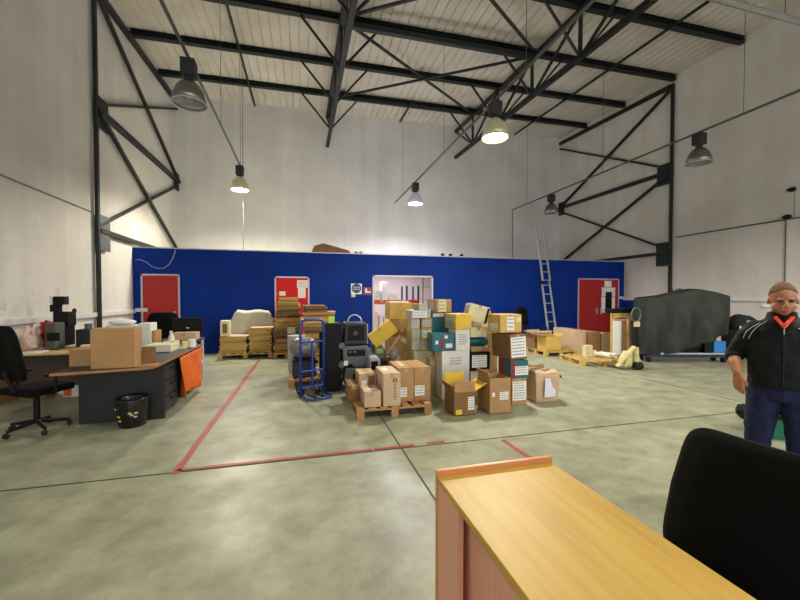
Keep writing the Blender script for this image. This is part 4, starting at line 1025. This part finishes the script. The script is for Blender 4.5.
# ------------------------------------------------------------------ ladder
A, B = Vector((8.02, 10.52, .0)), Vector((8.33, 11.82, 4.08))
ld = thing('ladder', 'tall aluminium ladder leaning on the blue partition', 'ladder', A)
def ladsec(t0, t1, w, off, nm):
    mb = MB(); d = (B-A)
    for s_ in (-1, 1): mb.bar(d*t0+Vector((s_*w/2, off, 0)), d*t1+Vector((s_*w/2*.96, off, 0)), .03, .06, up=(1,0,0))
    mb.build('side_rails', 'alu', ld)
    n = int((t1-t0)*4.3/.285)
    for k in range(n):
        t = t0+(k+.5)/n*(t1-t0); MB().cyl(d*t+Vector((-w/2, off, 0)), d*t+Vector((w/2, off, 0)), .016, 8).build('rung', 'alu', ld)
ladsec(0, .53, .31, 0, ''); ladsec(.50, 1, .29, -.05, '')
for s_ in (-1, 1): MB().box((B-A)*.515+Vector((s_*.165,-.03,0)), (.06,.12,.12)).build('bracket', 'blackp', ld)

# ------------------------------------------------------------------ pallets and boxes on the right
pallet('wooden pallet with open boxes in front of the ladder', (6.27, 8.56, 0), 1.0, .92, m='woody')
P1 = .1445
Y = 8.62
cw('open box with yellow front and raised brown back flap on the ladder pallet', 6.33, 6.80, 8.62, 9.02, P1, .53, 'cardy', flaps={'B':(0,.12,'cardl'), 'L':(75,.2,'cardl'), 'R':(60,.12,'cardy')})
cw('left open brown box with drooping pale flap on the ladder pallet', 6.29, 6.72, 9.08, 9.46, P1, .55, 'cardd', flaps={'F':(70,.18,'cardl'), 'L':(60,.15,'cardl'), 'B':(10,.1,'cardl')})
tag(MB().prism([(0,0),(.42,0),(.02,.62)], 0, .02).build('cardboard_offcut', 'cardd'), 'leaning triangular brown cardboard piece at right on the ladder pallet', 'cardboard').location = (6.84, 9.3, P1)
pallet('wooden pallet with white papers and rolls near the pallet jack', (6.17, 7.12, 0), 1.2, 1.0, R(-10), m='woody')
cpx('tall pale brown box at left behind the paper pallet', 564, 573.5, 328.5, 353.5, 9.6, .5, 'cardl', z0=0)
cpx('large pale brown box in the middle behind the paper pallet', 575.3, 586.5, 330.5, 353.5, 8.7, .55, 'cardl', z0=0)
cpx('yellow brown box right of the large pale one behind the paper pallet', 587.6, 600.5, 332, 353, 8.74, .5, 'card', z0=0)
cpx('brown box behind the white paper rolls, next to the upright white panel', 602.5, 611.3, 333, 352, 8.74, .3, 'cardl', z0=0)
for k, (a_, b_, yt, lab) in enumerate(((586, 592.6, 345.5, 'taller stack of cream paper reams on the paper pallet'), (593, 596.8, 350.5, 'lower stack of cream paper reams on the paper pallet'))):
    p, q = onY(a_, 355, 7.55), onY(b_, 355, 7.55); h = onY(a_, yt, 7.55).z-P1
    mb = MB(); n = 6
    for i in range(n): mb.box(((q.x-p.x)/2, .06, h/n*(i+.5)), (q.x-p.x-.004*(i % 2), .12, h/n*.94))
    tag(mb.build('paper_stack', 'cream'), lab, 'paper stack').location = (p.x, 7.55, P1)
for k, (px, nm) in enumerate(((605, 'left'), (610.2, 'right'))):
    p = onY(px, 354.5, 7.35); o = MB(); o.lathe([(.03,0),(.055,0),(.055,.4),(.03,.4),(.03,0)], (0,0,0), 18, Euler((-pi/2,0,R(14))))
    tag(o.build('paper_roll', 'white'), '%s white hollow roll lying on the paper pallet' % nm, 'roll').location = (p.x+.02, 7.2, P1+.058)
# crate frame with white panel
cf = thing('wooden_crate', 'pale wooden crate frame with an upright white panel behind the pallet jack', 'crate', (7.76, 7.86, 0))
for x in (0, .5): MB().span(x, x+.08, 0, .08, 0, 1.18).build('corner_post', 'woody', cf); 
MB().span(0, .58, -.001, .02, 1.06, 1.18).build('top_rail', 'woody', cf); MB().span(0, .58, 0, .2, 1.181, 1.2).build('top_board', 'blackp', cf)
MB().span(.0, .25, -.03, -.003, .1, .98).build('white_panel', 'white', cf)['label'] = 'upright white panel'
MB().span(.27, .50, .09, .19, .02, .92).build('pink_carton', mat('pinkish cardboard', (196,142,116), .8), cf)
MB().span(.02, .56, .02, .19, .0, .02).build('base_board', 'woody', cf)
o = MB().box((0,0,.05), (.62,.3,.10), bev=.02).build('black_case', 'blackp'); o.location = (8.05, 7.97, 1.201); tag(o, 'flat black case lying on top of the wooden crate frame', 'case')
ps = thing('stacked_pallet_pile', 'dark pile of spare pallets between the crate frame and the tarpaulin', 'pallet stack', (8.62, 8.2, 0))
for k in range(6):
    MB().span(-.05, .55, 0, .4, .17*k+.10, .17*k+.13).build('pallet_deck', 'wood', ps)
    for x in (-.05, .46):
        MB().span(x, x+.09, 0, .4, .17*k+.001, .17*k+.099).build('pallet_block', 'cardd' if k % 2 else 'wood', ps)
# pallet jack
pj = thing('pallet_jack', 'cream yellow pallet jack parked at the right end of the pallets', 'pallet jack', (7.06, 6.55, 0), R(8))
for x in (-.27, .11): MB()  .span(x, x+.16, .16, .50, .06, .11, bev=.008).build('fork', 'cardd', pj)
MB().prism([(-.26,.08),(.26,.08),(.26,.14),(.12,.40),(-.1,.40),(-.26,.2)], .02, .2).build('jack_body', 'jack', pj)
MB().bar((-.42,.1,.08), (-.05,-.02,.52), .10, .03).build('slanted_link', 'jack', pj)
MB().cyl((.02,-.02,.12), (.02,-.02,.5), .055, 14).build('hydraulic_pump', 'jack', pj)
for x in (-.05, .04): MB().lathe([(0,0),(.06,0),(.09,.012),(.09,.05),(.06,.062),(0,.062)], (x,-.06,.092), 18, Euler((0,pi/2,0))).build('steer_wheel', 'rubber', pj)
MB().bar((.02,-.05,.45), (.02,-.02,1.05), .045).build('handle_shaft', 'blackp', pj)
MB().torus((.0,-.02,1.21), .15, .014, Euler((pi/2,0,0)), 24, 8).build('handle_loop', 'mgrey', pj)
MB().span(-.04, .09, -.05, .0, .95, 1.06).build('control_block', 'jack', pj)

# ------------------------------------------------------------------ covered machine
cm = thing('covered_machine', 'large machine under a dark green tarpaulin on a blue base by the right wall', 'machine', (8.10, 7.17, 0), R(-16))
LX, LY = 1.96, .55
def tarp(u, v):
    # u runs round the outline (left side, front, right side, back), v from top edge to hem
    per = 2*(LX+LY); s_ = u*per
    if s_ < LY: x, y, seg, k = 0, LY-s_, 'L', s_/LY
    elif s_ < LY+LX: x, y, seg, k = s_-LY, 0, 'F', (s_-LY)/LX
    elif s_ < 2*LY+LX: x, y, seg, k = LX, s_-LY-LX, 'R', (s_-LY-LX)/LY
    else: x, y, seg, k = LX-(s_-2*LY-LX), LY, 'B', (s_-2*LY-LX)/LX
    if x < 1.1: top = 1.58+.2*(max(0,x/1.1))**1.5
    else: top = 1.78-.16*((x-1.1)/(LX-1.1))**2
    hem = {'L': .14+.06*k, 'F': (.2 if k < .22 else .2+.52*((k-.22)/.78)**1.15), 'R': .72, 'B': .3}[seg]
    z = top+(hem-top)*v
    amp = .06*v*(1 if seg != 'B' else .3)
    f = amp*(sin(17*u*per/2+3*v)+.6*sin(29*u*per/2+1.3-4*v)) + .05*sin(pi*v)
    cx2, cy2 = LX/2, LY/2; dx, dy = x-cx2, y-cy2
    if seg == 'F': y -= f+.04*v
    elif seg == 'L': x -= f*.6+.02*v
    elif seg == 'R': x += f*.5
    else: y += f*.3
    return (x, y, z)
mb = MB().grid(tarp, 120, 24)
def ttop(u, v):
    x, y = u*LX, v*LY
    top = 1.58+.2*(x/1.1)**1.5 if x < 1.1 else 1.78-.16*((x-1.1)/(LX-1.1))**2
    return (x, y, top+.02*sin(pi*v))
mb.grid(ttop, 40, 8)
bmesh.ops.remove_doubles(mb.bm, verts=mb.bm.verts, dist=.004)
to = mb.build('tarpaulin', 'tarp', cm, True); tx = bpy.data.textures.new('folds', 'CLOUDS'); tx.noise_scale = .5; tx.noise_depth = 1
dm = to.modifiers.new('d', 'DISPLACE'); dm.texture = tx; dm.strength = .06; dm.mid_level = .5
MB().span(.25, LX-.2, .12, LY-.1, .35, 1.45, bev=.03).build('machine_body', 'dgrey', cm)
mb = MB().span(.05, LX+.1, .05, .15, .12, .24).span(.05, LX+.1, LY-.2, LY-.1, .12, .24); mb.build('base_beam', 'navy', cm)
MB().span(.25, LX+.1, .03, .05, .2, .235).build('pale_edge', 'lgrey', cm)
for x in (.1, LX-.05):
    for y in (.06, LY-.19): MB().span(x-.04, x+.04, y, y+.08, 0, .12).build('foot', 'blackp', cm)
MB().span(.3, LX-.2, .16, LY-.21, .24, .35).build('bed', 'blackp', cm)
MB().span(1.40, 1.57, .02, .11, .245, .55).build('black_motor', 'blackp', cm); MB().span(1.62, 1.90, .02, .11, .245, .52).build('blue_box', 'bluebox', cm)

# dark heap behind the man, wall things
hp = thing('bag_heap', 'dark heap of navy and black bags behind the man by the right wall', 'bags', (10.78, 6.95, 0))
MB().ell((0,0,.55), (.38,.32,.55)).ell((-.12,-.08,.92), (.25,.22,.25)).ell((.35,.1,.8), (.35,.3,.33)).build('bag_pile', mat('black navy cloth', (18,20,30), .8, noise=.4, nscale=7, bump=.4, bscale=8), hp, True)
MB().box((-.22,-.36,1.0), (.09,.02,.04)).build('white_tag', 'paper', hp); MB().box((-.36,-.27,.82), (.03,.02,.13)).build('white_tag', 'paper', hp)
wb = tag(MB().box((0,0,0), (.05,.14,.10), bev=.01).build('wall_socket', 'white'), 'white socket box under the trunking beside the tarpaulin', 'socket'); wb.location = (XR-.03, 7.0, 1.38)
tag(MB().ell((0,0,0), (.06,.1,.09)).build('wall_fitting', mat('brown pink plastic', (128,92,84), .6)), 'small brownish fitting on the right wall behind the man', 'fitting').location = (XR-.07, 6.7, 1.2)
w = onZ(740, 420.6)
rw = thing('hand_trolley', 'small black trolley with a round wheel standing behind the man', 'trolley', (w.x+.14, w.y+.03, 0), R(-57))
MB().lathe([(0,-.03),(.08,-.03),(.10,-.015),(.10,.015),(.08,.03),(0,.03)], (0,0,.10), 24, Euler((pi/2,0,0))).build('wheel', 'rubber', rw, True)
MB().bar((0,.05,.1),(.6,.05,.1), .04).bar((.3,.05,.1),(.4,.12,.34), .03).build('trolley_frame', 'blackp', rw)
MB().lathe([(0,-.03),(.08,-.03),(.10,-.015),(.10,.015),(.08,.03),(0,.03)], (.6,0,.10), 24, Euler((pi/2,0,0))).build('wheel', 'rubber', rw, True)
w = onZ(779, 446)
gc = thing('green_crate', 'green crate with black lid standing on the floor behind the man', 'crate', (w.x+.32, w.y+.25, 0), R(-57))
MB().span(-.15, .15, -.15, .15, 0, .22).build('crate_body', 'green', gc); MB().span(-.3, .16, -.16, .16, .221, .27).build('crate_lid', 'blackp', gc)

# ------------------------------------------------------------------ store room behind the doorway
YS = 13.3
xa, xb = onY(366, 300, YS).x, onY(418.5, 300, YS).x
sr = thing('storage_rack', 'orange beamed storage rack in the bright room behind the doorway', 'rack', (xa, YS, 0))
zb = onY(400, 301.5, YS).z
for x in (.02, xb-xa-.45, xb-xa): 
    for y in (0, .7): MB().span(x-.03, x+.03, y, y+.06, 0, 2.02 if x > .5 else 1.5).build('rack_post', 'navy' if x > .5 else 'lgrey', sr)
MB().span(0, xb-xa, -.03, 0, zb-.1, zb+.06).build('orange_beam', mat('orange rack beam', (244,92,34), .5), sr)
MB().span(0, xb-xa, .0, .7, zb+.0, zb+.02).build('shelf_board', 'lgrey', sr)
for k in range(4): MB().span(.1+.42*k, .22+.42*k, -.034, -.03, zb-.02, zb+.03).build('beam_label', 'paper', sr)
MB().span(0, xb-xa, .0, .7, .3, .33).build('shelf_board', 'lgrey', sr)
def srb(label, xl, xr, yt, yb, m, Y=YS+.1, z0=None):
    a, b = onY(xl, yb, Y).x, onY(xr, yb, Y).x; zt = onY(xl, yt, Y).z; z_ = z0 if z0 is not None else onY(xl, yb, Y).z
    cw(label, a, b, Y, Y+.3, z_, zt, m, tape=False, group='goods on the store room rack')
sz = zb+.0205
srb('tall white package column on the rack in the store room', 381.5, 387.3, 281.5, 297, 'paper', z0=sz)
srb('low white package left on the rack shelf in the store room', 375.5, 380.5, 290, 297, 'white', z0=sz)
srb('small white package right of the tall column in the store room', 389.5, 392.2, 292.5, 297, 'white', z0=sz)
srb('second small white package further right in the store room', 394, 397.2, 293, 297, 'white', z0=sz)
srb('pink tinted package at left under the orange beam', 372.5, 378.5, 313, 331, mat('pink white carton', (236,206,200), .7), z0=.3305)
srb('white package in the middle under the orange beam', 379.5, 383.2, 316, 331, 'paper', z0=.3305)
srb('third white package under the orange beam', 384, 388.5, 317, 331, 'white', z0=.3305)
mr = thing('mesh_rack', 'pale wire rack standing in the right part of the doorway', 'rack', (onY(423, 300, 12.4).x, 12.4, 0))
mw = onY(432, 300, 12.4).x-onY(423, 300, 12.4).x
for x in (0, mw+.2): MB().cyl((x,0,0),(x,0,2.5), .02, 8).build('rack_post', 'mgrey', mr)
for z in (.5, 1.0, 1.5, 1.95, 2.35): MB().span(0, mw+.2, -.01, .3, z, z+.02).build('rack_shelf', 'lgrey', mr)
# lone chair behind pile on the right
office_chair('black chair standing in shadow between the pile and the ladder', (6.98, 10.3, 0), R(20), bw=.56, bh=.62, bz=.66, seat=.52)

o = MB().cyl((0,0,0),(.1,0,.0),.008,6).ell((.12,0,.03),(.035,.04,.05)).build('clamp_lamp', 'blackp'); o.location = (XL+.0, 8.6, 1.3)
tag(o, 'small black clamp on the trunking of the left wall near the steel column', 'clamp')
# ------------------------------------------------------------------ the man
def remesh(o, vox, it=4, fac=.5):
    m = o.modifiers.new('r', 'REMESH'); m.mode = 'VOXEL'; m.voxel_size = vox; m.use_smooth_shade = True
    s_ = o.modifiers.new('s', 'SMOOTH'); s_.iterations = it; s_.factor = fac; return o
TH = math.atan2(-(-3.57), 2.01)   # facing the camera
man = thing('person', 'man in black zip jacket with orange collar and blue jeans, looking down', 'person', (3.60, 2.03, 0), -R(54))
HX = Matrix.Translation((0,-.035,1.475)) @ Matrix.Rotation(R(14), 4, 'X') @ Matrix.Rotation(R(4), 4, 'Z')
body = MB()
# trunk, hips and legs
body.tube([(0,0,.84),(0,0,.95),(0,0,1.08),(0,.0,1.22),(0,0,1.34),(0,.01,1.41),(0,.0,1.46)], [(.10,.15),(.115,.165),(.10,.14),(.11,.15),(.10,.155),(.07,.10),(.05,.06)], 20)
for s_ in (-1, 1):
    body.tube([(s_*.09,0,.90),(s_*.105,-.01,.70),(s_*.115,-.02,.48),(s_*.12,.01,.28),(s_*.125,.02,.08)], [.09,.082,.06,.055,.04], 14)
    body.ell((s_*.13,-.04,.045), (.048,.125,.045))
# arms: viewer-left arm (local -x) bent forwards
RA = [(-.15,.01,1.34),(-.195,.02,1.28),(-.268,.03,1.14),(-.265,-.05,1.06),(-.250,-.105,.985)]
LA = [(.15,.01,1.34),(.195,.02,1.28),(.28,.03,1.13),(.28,-.04,1.0),(.27,-.10,.90)]
rad = [.06,.055,.046,.043,.031]
hand_chain = []
for s_, A_ in ((-1, RA), (1, LA)):
    body.tube(A_, rad, 12)
    w_ = Vector(A_[-1]); d_ = (w_-Vector(A_[-2])).normalized(); dn = (d_*.25+Vector((0,0,-1))*.9).normalized()
    wd = Vector((-s_*.72, -.69, 0)); wd = (wd-dn*wd.dot(dn)).normalized()      # across the palm, towards the thumb
    inn = dn.cross(wd).normalized(); inn = inn if inn.y > 0 else -inn            # back of the hand faces forward
    for k, (o_, l_) in enumerate(((.030,.072),(.010,.080),(-.010,.075),(-.029,.060))):
        k0 = w_+dn*(.088-.004*abs(k-1))+wd*o_*1.05
        body.tube([w_-dn*.012+wd*o_*.45, w_+dn*.03+wd*o_*.85, k0], [.017,.0155,.0125], 8)
        p1 = k0+(dn+inn*.18+wd*o_*1.5).normalized()*l_*.45; p2 = p1+(dn*.85+inn*.5).normalized()*l_*.32; p3 = p2+(dn*.6+inn*.8).normalized()*l_*.26
        body.tube([k0,p1,p2,p3], [.0105,.0095,.009,.0065], 8)
    t0 = w_+dn*.015+wd*.018; body.tube([t0, t0+dn*.03+wd*.026+inn*.008, t0+dn*.06+wd*.034+inn*.016, t0+dn*.082+wd*.032+inn*.022], [.014,.0125,.0105,.0075], 8)
# neck and head
body.tube([(0,.01,1.38),(0,.0,1.45),(0,-.02,1.52)], [.062,.058,.055], 14)
body.mx = HX
body.ell((0,.012,.135), (.078,.098,.105), seg=24)          # skull
body.ell((0,-.020,.070), (.062,.072,.072), seg=20)          # lower face
body.ell((0,-.055,.022), (.030,.026,.022))                  # chin
for s_ in (-1, 1):
    body.ell((s_*.045,-.045,.065), (.026,.032,.030)); body.ell((s_*.044,-.01,.045), (.022,.045,.03))
    body.ell((s_*.034,-.083,.128), (.022,.008,.006))            # brow
    body.ell((s_*.080,.014,.092), (.008,.018,.028), Euler((R(-10),0,R(s_*20))))   # ears
    body.ell((s_*.012,-.106,.073), (.010,.010,.009))
body.tube([(0,-.086,.118),(0,-.103,.095),(0,-.114,.076)], [.009,.012,.014], 10)
body.ell((0,-.087,.046), (.026,.011,.006)); body.ell((0,-.085,.037), (.022,.011,.006))
bo = body.build('body', 'skin', man); remesh(bo, .0065, 3)
# eyes, brows, lips
for s_ in (-1, 1):
    MB(HX).ell((s_*.032,-.083,.112), (.014,.010,.006)).build('eye', mat('eye', (40,30,26), .3), man, True)
    MB(HX).ell((s_*.034,-.094,.1285), (.022,.009,.005)).build('eyebrow', mat('dark brow hair', (60,42,30), .9), man, True)
MB(HX).ell((0,-.0955,.0425), (.022,.005,.0045)).build('lips', mat('lips', (158,92,82), .5), man, True)
# cropped hair cap
def haircap(u, v):
    a = 2*pi*u; fr = .5+.5*cos(a-(-pi/2))     # 1 at the front
    lo = -.18*(1-fr)**1.0*1.6+.66*fr**1.5
    th = math.asin(max(-1,min(1,lo)))+(pi/2-math.asin(max(-1,min(1,lo))))*v
    k = 1.022
    return (.078*k*cos(a)*cos(th), .012+.098*k*sin(a)*cos(th), .135+.105*k*sin(th))
MB(HX).grid(haircap, 40, 14).build('hair', 'hair', man, True).modifiers.new('s','SOLIDIFY').thickness = .004
# jeans
j = MB()
j.tube([(0,.0,.80),(0,.0,.86),(0,.0,.98)], [(.12,.165),(.13,.18),(.125,.17)], 20)
for s_ in (-1, 1):
    j.tube([(s_*.085,0,.92),(s_*.10,-.01,.72),(s_*.118,-.025,.48),(s_*.122,.01,.28),(s_*.127,.02,.08),(s_*.127,.02,.05)], [.105,.10,.08,.075,.07,.07], 16)
remesh(j.build('jeans', 'jeans', man), .010, 4)
for s_ in (-1, 1):
    sh = MB().ell((s_*.13,-.05,.045), (.058,.145,.05)).span(s_*.13-.05, s_*.13+.05, -.18, .09, 0, .03, bev=.01); remesh(sh.build('shoe', 'blackp', man), .010, 3)
# jacket
jk = MB()
jk.tube([(0,0,.90),(0,0,.93),(0,-.0,1.05),(0,0,1.2),(0,0,1.32),(0,.01,1.40),(0,.01,1.435)], [(.145,.19),(.15,.195),(.15,.19),(.145,.20),(.13,.185),(.105,.13),(.085,.09)], 24)
jk.tube([(0,.012,1.38),(0,.014,1.44),(0,.018,1.485)], [(.095,.095),(.088,.086),(.082,.082)], 20)
for s_, A_ in ((-1, RA), (1, LA)):
    P_ = [Vector(p) for p in A_]; end = P_[2].lerp(P_[3], .55 if s_ < 0 else 1)
    jk.tube([P_[0]-Vector((s_*.05,0,0)), P_[0], P_[1], P_[1].lerp(P_[2],.5), P_[2], end], [.07,.076,.072,.066,.060,.054], 16)
jo = remesh(jk.build('jacket', 'jacket', man), .010, 4)
def folds(o, st, sc):
    tx = bpy.data.textures.new('folds', 'CLOUDS'); tx.noise_scale = sc; d = o.modifiers.new('f', 'DISPLACE'); d.texture = tx; d.strength = st; d.mid_level = .45
folds(jo, .028, .11)
folds([c for c in man.children if c.name.startswith('jeans')][0], .028, .09)
# orange collar V, zip, piping, chest mark
MB().bar((-.048,-.112,1.452), (0,-.138,1.375), .026, .014).bar((.048,-.112,1.452), (0,-.138,1.375), .026, .014).build('orange_collar', 'hivis', man)
MB().box((0,-.146,1.345), (.006,.004,.06)).build('zip_pull', 'lgrey', man)
MB().bar((0,-.149,1.32), (0,-.158,.93), .007, .004).build('zip', 'dgrey', man)
MB().prism([(.075,1.365),(.09,1.358),(.13,1.372),(.092,1.367)], -.143, -.1).build('chest_emblem', 'paper', man)
for dx in (0, .035):
    MB().tube([(-.085-dx*1.1,-.065,1.415-dx*.45),(-.135-dx,-.088,1.375-dx*.3),(-.17-dx,-.088,1.325),(-.19-dx*.9,-.075,1.27)], .0022, 6).build('piping', 'lgrey', man)
